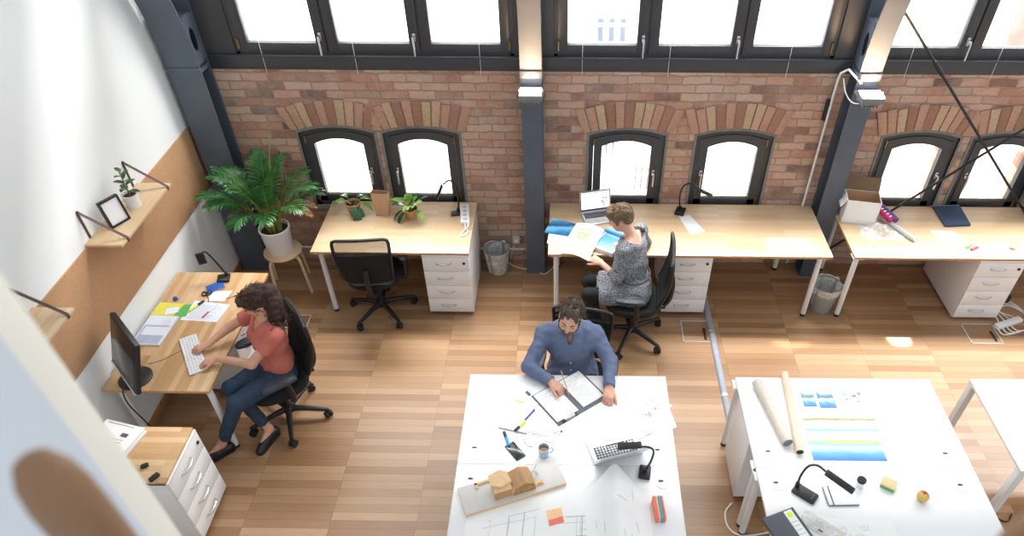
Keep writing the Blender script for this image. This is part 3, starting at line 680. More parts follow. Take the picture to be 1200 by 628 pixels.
# ---------------------------------------------------------------- office chair (sitter looks to +Y)
def office_chair(label, loc, rz, group='black office chairs'):
    r = thing('office_chair', label, 'office chair', loc, rz, None)
    m = MB(); m.lathe([(.034, .07), (.045, .09), (.045, .125), (.03, .14)], n=20)
    for k in range(5):
        a = R(90 + 72 * k); d = Vector((math.cos(a), math.sin(a), 0))
        m.tube([d * .03 + Vector((0, 0, .112)), d * .12 + Vector((0, 0, .108)), d * .31 + Vector((0, 0, .082))], [.026, .022, .016], 10); m.cyl(d * .305 + Vector((0, 0, .055)), d * .305 + Vector((0, 0, .095)), .013, n=10)
    m.make('star_base', 'black', r)
    for k in range(5):
        a = R(90 + 72 * k); c = Vector((math.cos(a) * .305, math.sin(a) * .305, .03)); q = Vector((math.cos(a + .9), math.sin(a + .9), 0))
        m = MB()
        for s in (-1, 1): m.cyl(c + q * s * .008, c + q * s * .026, .03, n=18)
        m.box(c + Vector((0, 0, .016)), (.03, .03, .03), .01); m.make('caster', 'dark', r)
    m = MB(); m.cyl((0, 0, .13), (0, 0, .28), .028, n=16); m.cyl((0, 0, .28), (0, 0, .39), .02, n=16); m.make('gas_column', 'black', r)
    m = MB(); m.box((0, -.02, .40), (.2, .26, .045), .015); m.tube([(.1, 0, .405), (.24, .02, .40)], .007, 8); m.box((0, -.2, .42), (.09, .16, .03), .01); m.make('tilt_mechanism', 'black', r)
    def seat(u, v):
        a = 2 * math.pi * u; p = 2.6; cx = abs(math.cos(a)) ** (2 / p) * math.copysign(1, math.cos(a)); sy = abs(math.sin(a)) ** (2 / p) * math.copysign(1, math.sin(a))
        prof = [(0, .43), (.86, .43), (.98, .445), (1, .465), (.97, .487), (.9, .495), (.5, .488), (0, .485)]
        s = v * 7; i = min(6, int(s)); f = s - i; rr = prof[i][0] * (1 - f) + prof[i + 1][0] * f; zz = prof[i][1] * (1 - f) + prof[i + 1][1] * f
        return Vector((.245 * rr * cx, .01 + .24 * rr * sy, zz - (.025 * max(0, rr * sy - .6))))
    MB().grid(seat, 36, 14).make('seat', 'fabric', r, angle=60)
    # back: outline in a leaning, slightly curved plane
    def bp(x, z):  # x across, z height
        h = (z - .52) / .58; return Vector((x, -.235 - .075 * h + .45 * x * x * (1 - .3 * h) - .05 * math.sin(math.pi * h) + .03, z))
    def half(z):
        h = (z - .52) / .58; return .195 + .038 * math.sin(min(1, h * 1.2) * math.pi / 2)
    loop = []
    zs = [.56 + .44 * k / 10 for k in range(11)]
    loop += [bp(half(z), z) for z in zs] + [bp(half(1.0) - .008, 1.03), bp(half(1.0) - .035, 1.041)] + [bp(x, 1.045) for x in (.1, 0, -.1)] + [bp(-half(1.0) + .035, 1.041), bp(-half(1.0) + .008, 1.03)] + [bp(-half(z), z) for z in zs[::-1]] + [bp(-.14, .53), bp(-.05, .525), bp(.05, .525), bp(.14, .53)]
    MB().tube(loop, .0145, 8, closed=True).make('back_frame', 'black', r)
    MB().grid(lambda u, v: bp((2 * u - 1) * half(.535 + .505 * v), .535 + .505 * v), 12, 16, .002).make('back_mesh', 'mesh', r, angle=60)
    MB().grid(lambda u, v: bp((2 * u - 1) * (half(.54 + .36 * v) - .01), .54 + .36 * v) + Vector((0, -.012 - .012 * math.sin(math.pi * v) * math.sin(math.pi * u), 0)), 12, 10, .02).make('lumbar_pad', 'fabric', r, angle=60)
    m = MB(); m.tube(bez([(0, -.2, .41), (0, -.29, .46), (0, -.315, .60), (0, -.305, .75)], 6), [.028] * 6 + [.024] * 12 + [.02], 10); m.make('back_spine', 'black', r)
    for s in (-1, 1):
        m = MB(); m.tube([(s * .18, -.02, .42), (s * .27, -.03, .44), (s * .285, -.03, .50), (s * .285, -.02, .67)], [.022, .022, .024, .02], 10); a = m.make('armrest', 'black', r)
        def pad(u, v, s=s):
            aa = 2 * math.pi * u; p = 3; cx = abs(math.cos(aa)) ** (2 / p) * math.copysign(1, math.cos(aa)); sy = abs(math.sin(aa)) ** (2 / p) * math.copysign(1, math.sin(aa))
            rr = [0, 1, 1, .9, 0][int(v * 4 + .01)]; zz = [.665, .668, .685, .695, .696][int(v * 4 + .01)]; return Vector((s * .285 + .045 * rr * cx, .03 + .13 * rr * sy, zz))
        MB().grid(pad, 24, 4).make('arm_pad', 'armpad', a, angle=60)
    return r
ch = office_chair('empty black mesh-back office chair at the desk with the potted plants', (-1.535, .05, 0), 5)
dup(ch, 'black office chair the woman in the coral top sits on', (-2.03, -1.24, 0), 128)
dup(ch, 'black office chair the woman in the grey dress sits on', (.80, -.26, 0), 84)
mc = dup(ch, 'black office chair the man in the blue shirt sits on, mostly hidden', (.29, -1.12, 0), 170); mc.scale = (1, 1, .83)

# ---------------------------------------------------------------- bins
def bin_(label, loc, h, r0, r1, film):
    r = thing('waste_bin', label, 'waste bin', loc)
    MB().lathe([(.001, .006), (r0, 0), (r1, h), (r1 - .004, h), (r0 - .004, .008), (.001, .008)], n=32, cap=False).make('bin_body', 'binplastic', r)
    rr = random.Random(int(loc[0] * 100)); ph = [rr.uniform(0, 6.28) for _ in range(6)]
    def liner(u, v):
        a = 2 * math.pi * u; w_ = sum(math.sin((3 + 2 * i) * a + ph[i]) for i in range(5)) * .003
        if v < .5: z = h + .004 - (.5 - v) * 2 * h * .78; q = r1 - .008 - (h - z) * (r1 - r0) / h
        elif v < .6: z = h + .006; q = r1 + .004
        else: z = h - (v - .6) / .4 * (h * film); q = r1 + .007 + .006 * (v - .6) * math.sin(9 * a + ph[2]) - (h - z) * (r1 - r0) / h
        return Vector(((q + w_) * math.cos(a), (q + w_) * math.sin(a), z + w_))
    MB().grid(liner, 60, 14).make('bin_liner', 'film', r, angle=80)
bin_('waste bin wrapped in a clear plastic liner beside the plant desk', (-.49, .66, 0), .29, .085, .125, .92)
bin_('grey waste bin with a pale folded liner between the long desk and right desk', (2.645, .16, 0), .30, .095, .135, .25)

# ---------------------------------------------------------------- stool and palm
r = thing('stool', 'round birch stool with bent legs under the palm', 'stool', (-2.49, .40, 0), 20)
MB().lathe([(.001, .425), (.165, .425), (.175, .43), (.175, .446), (.168, .45), (.001, .45)], n=40, cap=False).make('seat', 'birch', r)
for k in range(4):
    a = R(45 + 90 * k); d = Vector((math.cos(a), math.sin(a), 0)); P = [d * .06 + Vector((0, 0, .42)), d * .13 + Vector((0, 0, .42)), d * .168 + Vector((0, 0, .412)), d * .188 + Vector((0, 0, .385)), d * .195 + Vector((0, 0, .34)), d * .225]
    m = MB(); m.tube(bez(P, 5), .0145, 8); m.make('leg', 'birch', r)
POT = (-2.505, .405, .45)
r = thing('potted_palm', 'tall green palm in a white pot standing on the stool', 'potted plant', POT)
MB().lathe([(.09, 0), (.11, 0), (.122, .06), (.135, .235), (.14, .24), (.14, .262), (.128, .262), (.122, .225)], n=40).make('pot', 'pot', r)
MB().lathe([(.001, .232), (.06, .228), (.124, .226)], cap=False, n=30).make('soil', 'soil', r)
rp = random.Random(11)
def frond(a, el, L, bend, seed, nleaf=32, lw=.0125, mat='palm', base=None, stemr=.006, ll=.185):
    q = random.Random(seed); d0 = Vector((math.cos(a), math.sin(a), 0)); b = base or Vector((d0.x * .05, d0.y * .05, .225)); pts = []; e = el; p = Vector(b); n = 18
    for i in range(n + 1):
        pts.append(p.copy()); s = i / n; e_ = R(el - bend * s * s); p = p + (d0 * math.cos(e_) + Vector((0, 0, math.sin(e_)))) * (L / n)
    stem = MB().tube(pts, [stemr * (1 - .75 * i / n) for i in range(n + 1)], 6).make('frond', 'palmstem', r)
    m = MB(); side = d0.cross(Vector((0, 0, 1)))
    for k in range(nleaf):
        s = .42 + .58 * k / (nleaf - 1); i = min(n - 1, int(s * n)); f = s * n - i; c = pts[i].lerp(pts[i + 1], f); tan = (pts[i + 1] - pts[i]).normalized()
        up = side.cross(tan); l = ll * (math.sin(math.pi * (.12 + .8 * (s - .42) / .58)) ** .6) * q.uniform(.85, 1.1)
        for sg in (-1, 1):
            dv = side * sg * (.85 - .45 * (s - .36) / .64) + tan * (.55 + .5 * (s - .36)) + up * .28 + Vector((q.uniform(-.06, .06), q.uniform(-.06, .06), q.uniform(-.05, .05)))
            leaf_blade(m, c, dv, l, lw, .42, 5, up)
    m.make('leaflets', mat, stem, angle=60)
specs = [(175, 74, .80, 88), (200, 66, .78, 92), (225, 70, .76, 100), (150, 72, .78, 84), (255, 66, .66, 112), (290, 68, .66, 108), (330, 66, .7, 104), (5, 70, .74, 98), (35, 72, .74, 88), (70, 78, .78, 70), (110, 76, .82, 70), (245, 80, .76, 70), (300, 80, .8, 62), (185, 56, .66, 96), (20, 58, .64, 98), (215, 82, .92, 62), (340, 84, .84, 56), (90, 84, .8, 46)]
for k, (a, el, L, bend) in enumerate(specs): frond(R(a), el + 5, L * .88, bend * .84, 40 + k)
m = MB(); m.tube(bez([(.03, .02, .22), (.07, .03, .6), (.13, .06, .95), (.17, .07, 1.1)], 6), [.006] * 12 + [.005] * 4 + [.0045, .004, .003], 7); sp = m.make('stem', 'palmstem', r)
m = MB(); leaf_blade(m, (.135, .063, .98), (.25, .08, 1), .2, .026, 0, 5, Vector((1, 0, 0)), .3); m.make('spear_leaf', 'leaf', sp)
for k in range(16):
    a = rp.uniform(0, 6.28); q = rp.uniform(.01, .055); m = MB(); t_ = rp.uniform(.02, .06)
    m.tube(bez([(math.cos(a) * q, math.sin(a) * q, .215), (math.cos(a) * (q + t_ * .4), math.sin(a) * (q + t_ * .4), .4), (math.cos(a) * (q + t_), math.sin(a) * (q + t_), .58)], 4), [.008, .0085, .008, .008, .008, .007, .006, .005, .004], 7); m.make('stem', 'palmstem', r)
for k, a in enumerate((-12, 8, 200)):
    frond(R(a), 30, .4, 80, 90 + k, 8, .008, 'straw', Vector((.04, 0, .42)), .003, .09)

# ---------------------------------------------------------------- plants and bag on the desk
def desk_plant(label, loc, h, r0, r1, leaves):
    r = thing('potted_plant', label, 'potted plant', loc); MB().lathe([(r0 * .96, 0), (r0, .004), (r1, h - .02), (r1 + .004, h), (r1 - .004, h), (r1 - .008, h - .025)], n=28).make('pot', 'terracotta', r)
    MB().lathe([(.001, h - .02), (r1 - .007, h - .022)], cap=False).make('soil', 'soil', r)
    for (a, el, L, W, dr, mt) in leaves:
        m = MB(); d = Vector((math.cos(R(a)) * math.cos(R(el)), math.sin(R(a)) * math.cos(R(el)), math.sin(R(el)))); b = Vector((0, 0, h - .02)) + Vector((d.x, d.y, 0)) * .02
        p2 = b + d * L * .45; m.tube([b, b.lerp(p2, .5) + Vector((0, 0, .008)), p2], .003, 6); st = m.make('stem', 'palmstem', r)
        m = MB(); leaf_blade(m, p2, d - Vector((0, 0, .3)), L * .75, W, dr, 6); m.make('leaf', mt, st)
q = random.Random(2)
desk_plant('sprawling low plant in a brown pot at the left of the plant desk', (-1.80, .62, .74), .105, .05, .068,
    [(160 + q.uniform(-30, 30), q.uniform(5, 35), q.uniform(.13, .19), .06, .6, 'leaf') for _ in range(6)] + [(20, 35, .17, .06, .7, 'leaf'), (-10, 20, .15, .06, .7, 'leaf'), (-60, 0, .14, .06, .9, 'leafdark'), (-40, -8, .12, .055, .9, 'leafdark'), (60, 40, .12, .05, .5, 'leafdark'), (-75, 10, .12, .05, .9, 'leafdark')])
desk_plant('upright bushy plant in a brown pot in the middle of the plant desk', (-1.245, .545, .74), .1, .05, .064,
    [(k * 137.5, q.uniform(40, 85), q.uniform(.13, .21), q.uniform(.045, .06), .5, 'leaf' if k % 4 else 'leafdark') for k in range(20)] + [(200, 5, .13, .05, .8, 'leafdark'), (225, 0, .12, .05, .9, 'leafdark'), (-40, 20, .15, .06, .6, 'leaf')])
r = thing('paper_bag', 'open brown paper bag standing between two potted plants', 'bag', (-1.52, .60, .74), -4)
m = MB(); t = bmesh.new(); V0 = [t.verts.new(p) for p in ((-.06, -.04, 0), (.06, -.04, 0), (.06, .04, 0), (-.06, .04, 0))]; V1 = [t.verts.new(p) for p in ((-.078, -.03, .235), (.078, -.03, .235), (.078, .035, .235), (-.078, .035, .235))]
for k in range(4): t.faces.new((V0[k], V0[(k + 1) % 4], V1[(k + 1) % 4], V1[k]))
t.faces.new(V0[::-1]); bmesh.ops.recalc_face_normals(t, faces=t.faces); bmesh.ops.solidify(t, geom=t.faces[:], thickness=.002); m._take(t); m.make('bag_body', 'kraft', r, smooth=False)
m = MB(); m.box((0, -.039, .012), (.122, .004, .024), .001); m.make('folded_base', 'kraft', r)

# ---------------------------------------------------------------- desk lamps: black base, gooseneck, flat head
def lamp(label, loc, rz, neck, head_c, head_dir, head_up, base=(.085, .14, .022), hl=.17, hw=.055):
    r = thing('desk_lamp', label, 'desk lamp', loc)
    b = MB().box((0, 0, base[2] / 2), base, .008).make('base', 'black', r); b.rotation_euler = (0, 0, R(rz)); m = MB()
    for k in range(3): m.cyl((-.015 + k * .015, -base[1] * .32, base[2]), (-.015 + k * .015, -base[1] * .32, base[2] + .002), .004, n=10)
    m.make('button', 'grey', b)
    pts = bez(neck, 8); n_ = MB().tube(pts, .0075, 10).make('gooseneck', 'black', r); MB().cyl(neck[0], (neck[0][0], neck[0][1], neck[0][2] + .03), .014, n=14).make('neck_collar', 'black', n_)
    d = Vector(head_dir).normalized(); u = Vector(head_up); u = (u - d * u.dot(d)).normalized(); x = d.cross(u); T = Matrix((x, d, u)).transposed().to_4x4(); T.translation = head_c
    h = MB().box((0, 0, 0), (hw, hl, .016), .006, None).make('lamp_head', 'black', r); h.matrix_local = T
    g = MB().box((0, 0, -.0085), (hw - .012, hl - .02, .002), .001).make('light_panel', 'white', h)
    m = MB()
    for k in range(9): m.box((0, -hl * .36 + k * hl * .09, .009), (hw * .7, .006, .003), .001)
    m.make('cooling_ribs', 'dark', h)
    return r
lamp('black gooseneck desk lamp on the plant desk, bent in a hook', (-.835, .60, .74), 10, [(.02, .02, .02), (.03, .025, .16), (.02, .02, .30), (-.03, .0, .365), (-.085, -.02, .335)], (-.125, -.035, .265), (-.35, -.12, -.75), (-.75, -.2, .4), (.1, .08, .02), .15, .05)
lamp('black gooseneck desk lamp in the middle of the long oak desk', (1.275, .665, .74), -20, [(0, .02, .02), (-.02, .02, .16), (0, 0, .29), (.06, -.03, .335), (.11, -.06, .315)], (.18, -.105, .29), (.8, -.5, -.15), (.15, .0, 1), (.09, .13, .022), .15, .05)
lamp('black desk lamp folded upright at the far end of the left wall desk', (-2.665, -.385, .74), 15, [(.02, .03, .02), (-.02, .03, .14), (-.07, .03, .255), (-.1, .02, .275)], (-.12, .0, .22), (-.1, .15, -.9), (.5, -.85, 0), (.1, .1, .025), .13, .065)
lamp('black gooseneck desk lamp beside the open laptop on the white desk', (.72, -2.255, .74), 170, [(0, .0, .02), (.03, .0, .14), (.035, .0, .24), (.0, -.01, .29), (-.045, -.01, .295)], (-.115, .0, .29), (-1, -.08, -.02), (0, 0, 1), (.075, .1, .025), .15, .05)
lamp('black gooseneck desk lamp lying open on the front white desk near the apple', (1.705, -2.395, .74), 50, [(-.04, .05, .02), (-.035, .06, .12), (-.005, .07, .20), (.045, .065, .215), (.095, .045, .185)], (.17, -.015, .165), (.75, -.61, -.16), (0, 0, 1), (.085, .15, .022), .19, .05)
# ================================================================ things on the desks
def sheet(name, label, cat, pts, z, mat='paper', th=.0008, group=None, marks=None, ink='ink'):
    cx = sum(p[0] for p in pts) / len(pts); cy = sum(p[1] for p in pts) / len(pts)
    m = MB(); m.prism([(p[0] - cx, p[1] - cy) for p in pts], th)
    o = put(m.make(name, mat, smooth=False), (cx, cy, z)); tag(o, label, cat, group)
    if marks: marks(o, [(p[0] - cx, p[1] - cy) for p in pts], th)
    return o
def inker(kind, seed=0, ink='ink', n=12):
    # printed lines lying on a quad sheet: text lines, a plan, or small sketches
    def f(o, P, th):
        q = random.Random(seed); m = MB(); A, B, C, D = [Vector((p[0], p[1], 0)) for p in P[:4]]
        def at(u, v): return A.lerp(B, u).lerp(D.lerp(C, u), v)
        def line(u0, v0, u1, v1, w=.0015):
            a, b = at(u0, v0), at(u1, v1); d = (b - a)
            if d.length < 1e-4: return
            s = Vector((-d.y, d.x, 0)).normalized() * w / 2
            m.prism([(a + s)[:2], (b + s)[:2], (b - s)[:2], (a - s)[:2]], .0004, Matrix.Translation((0, 0, th)))
        if kind == 'text':
            for k in range(n):
                v = .12 + .76 * k / n; line(.12, v, .12 + q.uniform(.45, .76), v, .002)
        elif kind == 'plan':
            us = sorted(q.uniform(.12, .88) for _ in range(n)); vs = sorted(q.uniform(.15, .85) for _ in range(max(4, n // 2)))
            for k in range(n * 3):
                if q.random() < .5: u = q.choice(us); a, b = sorted((q.choice(vs), q.choice(vs))); line(u, a, u, b, q.choice((.001, .0015, .003)))
                else: v = q.choice(vs); a, b = sorted((q.choice(us), q.choice(us))); line(a, v, b, v, q.choice((.001, .0015, .003)))
        elif kind == 'sketch':
            for k in range(n):
                u, v = q.uniform(.2, .8), q.uniform(.15, .85); a = q.uniform(0, 6.28)
                for j in range(5):
                    b = a + q.uniform(.8, 2.4); line(u, v, u + .07 * math.cos(b), v + .09 * math.sin(b), .0016); u += .07 * math.cos(b); v += .09 * math.sin(b); a = b
                    u = min(.88, max(.12, u)); v = min(.88, max(.12, v))
        m.make({'text': 'printed_text', 'plan': 'printed_plan', 'sketch': 'sketch_lines'}[kind], ink, o, smooth=False)
    return f
def pen(name, label, a, b, r, mats, cat='pen', z=.74):
    a = Vector(a); b = Vector(b); L = (b - a).length; rz = math.degrees(math.atan2(b.y - a.y, b.x - a.x)); t = thing(name, label, cat, (a.x, a.y, z + r), rz)
    MB().cyl((0, 0, 0), (L * .55, 0, 0), r, n=12).make('barrel', mats[0], t); MB().cyl((L * .55, 0, 0), (L * .94, 0, 0), r * 1.08, n=12).make('cap', mats[1], t); MB().cyl((L * .94, 0, 0), (L, 0, 0), r * .6, r * .25, n=10).make('tip', mats[1], t); return t
# ---- left wall desk
r = thing('monitor', 'black monitor on a round stand on the left wall desk, seen from its edge', 'monitor', (-2.895, -1.50, .74), 0)
MB().lathe([(.001, 0), (.115, 0), (.115, .008), (.1, .016), (.001, .018)], n=40, cap=False).make('stand_base', 'black', r); MB().cyl((0, 0, .012), (.06, .03, .26), .022, n=16).make('stand_neck', 'black', r)
T = Matrix.Translation((.058, -.027, .29)) @ Matrix.Rotation(R(-45), 4, 'Z') @ Matrix.Rotation(R(-20), 4, 'X')
p = MB().box((0, 0, 0), (.459, .04, .413), .01).make('housing', 'black', r); p.matrix_local = T
s = MB().box((0, -.0205, .008), (.42, .003, .36), .001).make('screen', 'monitor', r); s.matrix_local = T
b = MB().box((0, -.015, -.2), (.455, .02, .014), .004).make('silver_trim', 'silver', r); b.matrix_local = T
m = MB(); m.tube(bez([(-2.93, -1.55, .75), (-2.93, -1.625, .74), (-2.93, -1.64, .6), (-2.86, -1.65, .35), (-2.80, -1.70, .1)]), .005, 7)
tag(m.make('monitor_cable', 'black'), 'black cable hanging from the monitor behind the left wall desk', 'cable')
# keyboard
def keyboard(label, loc, rz, L, W):
    r = thing('keyboard', label, 'keyboard', loc, rz); MB().box((0, 0, .006), (L, W, .012), .003).make('case', 'silver', r); m = MB(); rows = 6; cols = 18
    for j in range(rows):
        for i in range(cols):
            if j == 0 and 3 < i < 9: continue
            m.box((-L / 2 + L * (i + .5) / cols, -W / 2 + W * (j + .5) / rows, .0145), (L / cols * .82, W / rows * .8, .006), .0015, seg=1)
        if j == 0: m.box((-L / 2 + L * 6.5 / cols, -W / 2 + W * .5 / rows, .0145), (L / cols * 4.8, W / rows * .8, .006), .0015)
    m.make('keys', 'whitekeys', r, angle=30)
keyboard('white keyboard under the hands of the woman in coral', (-2.572, -1.262, .741), -58, .43, .125)
m = MB(); m.tube(bez([(-2.66, -1.20, .745), (-2.74, -1.28, .744), (-2.80, -1.33, .744), (-2.87, -1.36, .744)]), .0022, 6); tag(m.make('keyboard_cable', 'grey'), 'thin cable from the keyboard towards the monitor', 'cable')
# spiral report, cards, sheets
r = thing('report', 'spiral-bound report with a blue-grey cover on the left wall desk', 'report', (-2.965, -1.013, .74), -2)
MB().box((0, 0, .008), (.225, .32, .016), .002).make('pages', 'paper', r); MB().box((0, 0, .0168), (.222, .316, .0016)).make('cover', 'bluepaper', r, smooth=False)
MB().flat([(-.1, -.15), (.095, -.15), (.095, .05), (-.1, .05)], .0177).make('cover_band', simple('grey_blue_band', (176, 186, 206), .8), r, smooth=False)
MB().flat([(-.085, -.06), (.1, -.06), (.1, .03), (-.085, .03)], .0184).make('cover_panel', 'bluepaper', r, smooth=False)
m = MB(); m.prism([(.05 + .035 * math.cos(k * .4), .085 + .035 * math.sin(k * .4)) for k in range(16)], .0006, Matrix.Translation((0, 0, .0177))); m.make('cover_disc', 'tape', r, smooth=False)
m = MB()
for k in range(24): m.tube(arc((.112, -.15 + .013 * k, .009), .009, 0, 360, 10, 'xz'), .0012, 5)
m.make('spiral_binding', 'wrap', r)
sheet('card', 'green card poking out under the yellow folder', 'card', [(-2.93, -.86), (-2.80, -.845), (-2.81, -.70), (-2.94, -.71)], .7405, 'green', .002)
sheet('folder', 'yellow paper folder on the left wall desk', 'folder', [(-3.09, -.835), (-2.90, -.84), (-2.865, -.70), (-3.07, -.685)], .7425, 'yellow', .003)
sheet('note', 'small white note lying on the yellow folder', 'note', [(-2.97, -.83), (-2.875, -.80), (-2.90, -.735), (-2.99, -.76)], .7456, 'bluepaper')
MB_ = MB(); MB_.cyl((0, 0, 0), (0, 0, .022), .02, .015, n=18); MB_.ball((0, 0, .022), .015, (1, 1, .5)); put(tag(MB_.make('paperweight', 'blue'), 'small round blue cap beside the yellow folder', 'cap'), (-2.965, -.645, .74))
sheet('paper_sheet', 'printed sheet under the highlighter and red pen on the left wall desk', 'paper', [(-2.83, -.885), (-2.53, -.905), (-2.50, -.70), (-2.80, -.655)], .7405, 'bluepaper', marks=inker('text', 3, 'faint', 14))
sheet('paper_sheet', 'loose white sheet beside the blue notebook on the left wall desk', 'paper', [(-2.72, -.66), (-2.56, -.66), (-2.54, -.53), (-2.69, -.54)], .7415, 'bluepaper')
pen('highlighter', 'yellow-green highlighter with a black cap on the left wall desk', (-2.79, -.79), (-2.72, -.665), .009, ('limemark', 'black'), 'highlighter', .7425)
pen('ballpoint_pen', 'red-tipped pen on the printed sheet', (-2.60, -.70), (-2.665, -.87), .005, ('paper', 'red'), 'pen', .7425)
pen('pencil', 'short brown pencil at the edge of the left wall desk', (-2.56, -.63), (-2.46, -.58), .004, ('kraft', 'dark'), 'pencil')
r = thing('notebook', 'blue notebook under the lamp on the left wall desk', 'notebook', (-2.695, -.495, .742), 36)
MB().box((0, 0, .005), (.13, .095, .008), .001).make('pages', 'paper', r); MB().box((0, 0, .0098), (.134, .1, .002), .0008).make('cover', 'blue', r)
r = thing('scissors', 'scissors with black handles beside the blue notebook', 'scissors', (-2.72, -.60, .7428), -62)
for s in (-1, 1):
    m = MB(); m.prism([(0, -.006), (.09, s * .002 - .001), (.09, s * .002 + .001), (0, .006)], .002, Matrix.Translation((0, 0, .001 + .002 * (s > 0)))); m.make('blade', 'chrome', r, smooth=False)
    m = MB(); m.tube([(-.035 + .026 * math.cos(k * .45), s * .021 + .017 * math.sin(k * .45), .006) for k in range(14)], .0055, 8, closed=True); m.tube([(0, 0, .006), (-.015, s * .012, .006)], .006, 8); m.make('handle', 'black', r)
# ---- cabinet at the lower left
for k in range(7):
    q = random.Random(k); z = .736 + .0062 * k; dx, dy = q.uniform(-.006, .006), q.uniform(-.006, .006)
    m = MB(); m.box((0, 0, .003), (.3, .215, .006), .001, seg=1); o = put(m.make('paper_stack', 'paper', smooth=False), (-2.775 + dx, -2.045 + dy, z), -14 + q.uniform(-2, 2)); tag(o, ('topmost printed booklet' if k == 6 else 'white booklet in the pile below the printed one') + ' on the wooden-topped cabinet', 'booklet', 'booklets on the wooden-topped cabinet')
    if k == 6:
        m = MB(); m.box((-.02, .09, .0064), (.2, .004, .0006)); m.box((.06, .02, .0064), (.05, .03, .0006)); m.box((.0, -.02, .0064), (.16, .003, .0006)); m.box((-.01, -.04, .0064), (.18, .003, .0006)); m.make('printed_text', 'slate', o, smooth=False)
put(tag(MB().box((0, 0, .012), (.05, .03, .024), .01).make('stapler', 'dark'), 'small dark object at the upright-side edge of the wooden-topped cabinet', 'stapler'), (-2.49, -2.25, .736), 30)
put(tag(MB().box((0, 0, .012), (.07, .035, .022), .009).make('staple_remover', 'dark'), 'small dark object near the front edge of the wooden-topped cabinet', 'staple remover'), (-2.39, -2.335, .736), 60)
# ---- plant desk: power strip with cable
r = thing('power_strip', 'white power strip with a cord lying on the plant desk', 'power strip', (-.745, .545, .74), 8)
MB().box((0, .02, .02), (.085, .3, .04), .008).make('strip_body', 'white', r)
for k in range(4): MB().cyl((0, -.08 + .065 * k, .04), (0, -.08 + .065 * k, .0412), .021, n=20).make('socket', 'wrap', r)
m = MB(); m.tube(bez([(0, -.13, .02), (-.005, -.17, .008), (.02, -.22, .006), (.0, -.28, .006), (-.05, -.30, .006), (-.03, -.24, .012), (.02, -.19, .03), (.03, -.15, .045)]), .0075, 8); m.make('cord', 'lace', r)
m = MB(); m.tube(bez([(-.37, .80, .05), (-.33, .82, .2), (-.25, .82, .30)], 6), .004, 6); m.tube(bez([(-.42, .80, .02), (-.3, .72, .008), (-.1, .66, .008), (-.02, .615, .008), (.06, .7, .008), (.09, .82, .01)], 6), .0045, 6)
tag(m.make('extension_cable', 'lace'), 'white cord across the floor in front of the middle column', 'cord')
# ---- long desk: laptop
def laptop(name, label, loc, rz, W, D, open_deg, lid_mat_in, pix=None):
    r = thing(name, label, 'laptop', loc, rz); b = MB().box((0, 0, .008), (W, D, .016), .006).make('base', 'silver', r); m = MB(); cols, rows = 14, 5
    x0, x1, y0, y1 = -W * .42, W * .42, -D * .06, D * .38
    for j in range(rows):
        for i in range(cols):
            if j == 0 and 3 <= i <= 9: continue
            m.box((x0 + (x1 - x0) * (i + .5) / cols, y0 + (y1 - y0) * (j + .5) / rows, .0168), ((x1 - x0) / cols * .84, (y1 - y0) / rows * .82, .0022), .0006, seg=1)
    m.box((x0 + (x1 - x0) * 6.5 / cols, y0 + (y1 - y0) * .5 / rows, .0168), ((x1 - x0) / cols * 6.8, (y1 - y0) / rows * .82, .0022), .0006)
    m.make('keys', 'keys', b, smooth=False); MB().box((0, -D * .28, .0162), (W * .34, D * .3, .0012), .0004).make('trackpad', 'wrap', b)
    T = Matrix.Translation((0, D / 2 - .004, .014)) @ Matrix.Rotation(R(90 - open_deg), 4, 'X')
    lid = MB().box((0, .004, D / 2), (W, .008, D), .004).make('lid', 'silver', r); lid.matrix_local = T
    MB().box((0, -.0006, D / 2 + .004), (W * .97, .002, D * .93), .0005).make('bezel', 'black', lid)
    s = MB().box((0, -.0018, D / 2 + .008), (W * .92, .001, D * .82)).make('screen', lid_mat_in, lid, smooth=False)
    if pix: pix(lid, W, D)
    return r
def page(lid, W, D):
    m = MB(); q = random.Random(4)
    for k in range(9): m.box((W * .27 + q.uniform(-.02, .03), -.0026, D * (.42 + .035 * k) + q.uniform(-.004, .004)), (q.uniform(.006, .022), .0006, q.uniform(.004, .009)))
    for k in range(3): m.box((W * .27, -.0026, D * .22 + .016 * k), (.028, .0006, .005))
    m.make('page_figure', 'slate', lid, smooth=False); MB().box((0, -.0026, D * .9), (W * .9, .0006, .006)).make('menu_bar', 'wrap', lid, smooth=False)
laptop('laptop', 'open silver laptop with a white page on screen on the long oak desk', (.500, .555, .74), 14, .30, .205, 103, 'screen', page)
laptop('laptop', 'open silver laptop on the white desk, turned to the man', (.53, -2.045, .74), 197, .335, .225, 118, 'monitor')
# prints held and lying on the long desk
sheet('printed_sheet', 'white sheet under the dark blue seascape print at the desk corner', 'paper', [(.03, .16), (.26, .09), (.38, .40), (.06, .45)], .7405, 'paper')
sheet('seascape_print', 'dark blue seascape print at the left corner of the long desk', 'print', [(.0, .315), (.33, .235), (.365, .42), (.075, .545)], .745, 'print_sea', .001)
r = thing('magazine', 'white magazine with a green picture held by the woman in grey', 'magazine', (.345, .13, .80), -22)
def mag(u, v): return Vector(((u - .5) * .27, (v - .5) * .40, .03 * math.sin(math.pi * u) - .06 * (1 - v) ** 2 + .015))
MB().grid(mag, 10, 10, .003).make('page', 'paper', r)
def mag2(u, v): return mag(.22 + .5 * u, .38 + .44 * v) + Vector((0, 0, .0022))
o = MB().grid(mag2, 6, 6, .0006).make('picture', 'print_green', r)
m = MB()
for k in range(5): m.grid(lambda u, v, k=k: mag(.15 + .5 * u, .12 + .035 * k + .01 * v) + Vector((0, 0, .0024)), 4, 1, .0004)
m.make('printed_text', 'faint', r)
r = thing('tablet_pad', 'thick white pad with a blue page under the hand of the woman in grey', 'pad', (.585, .135, .74), -32)
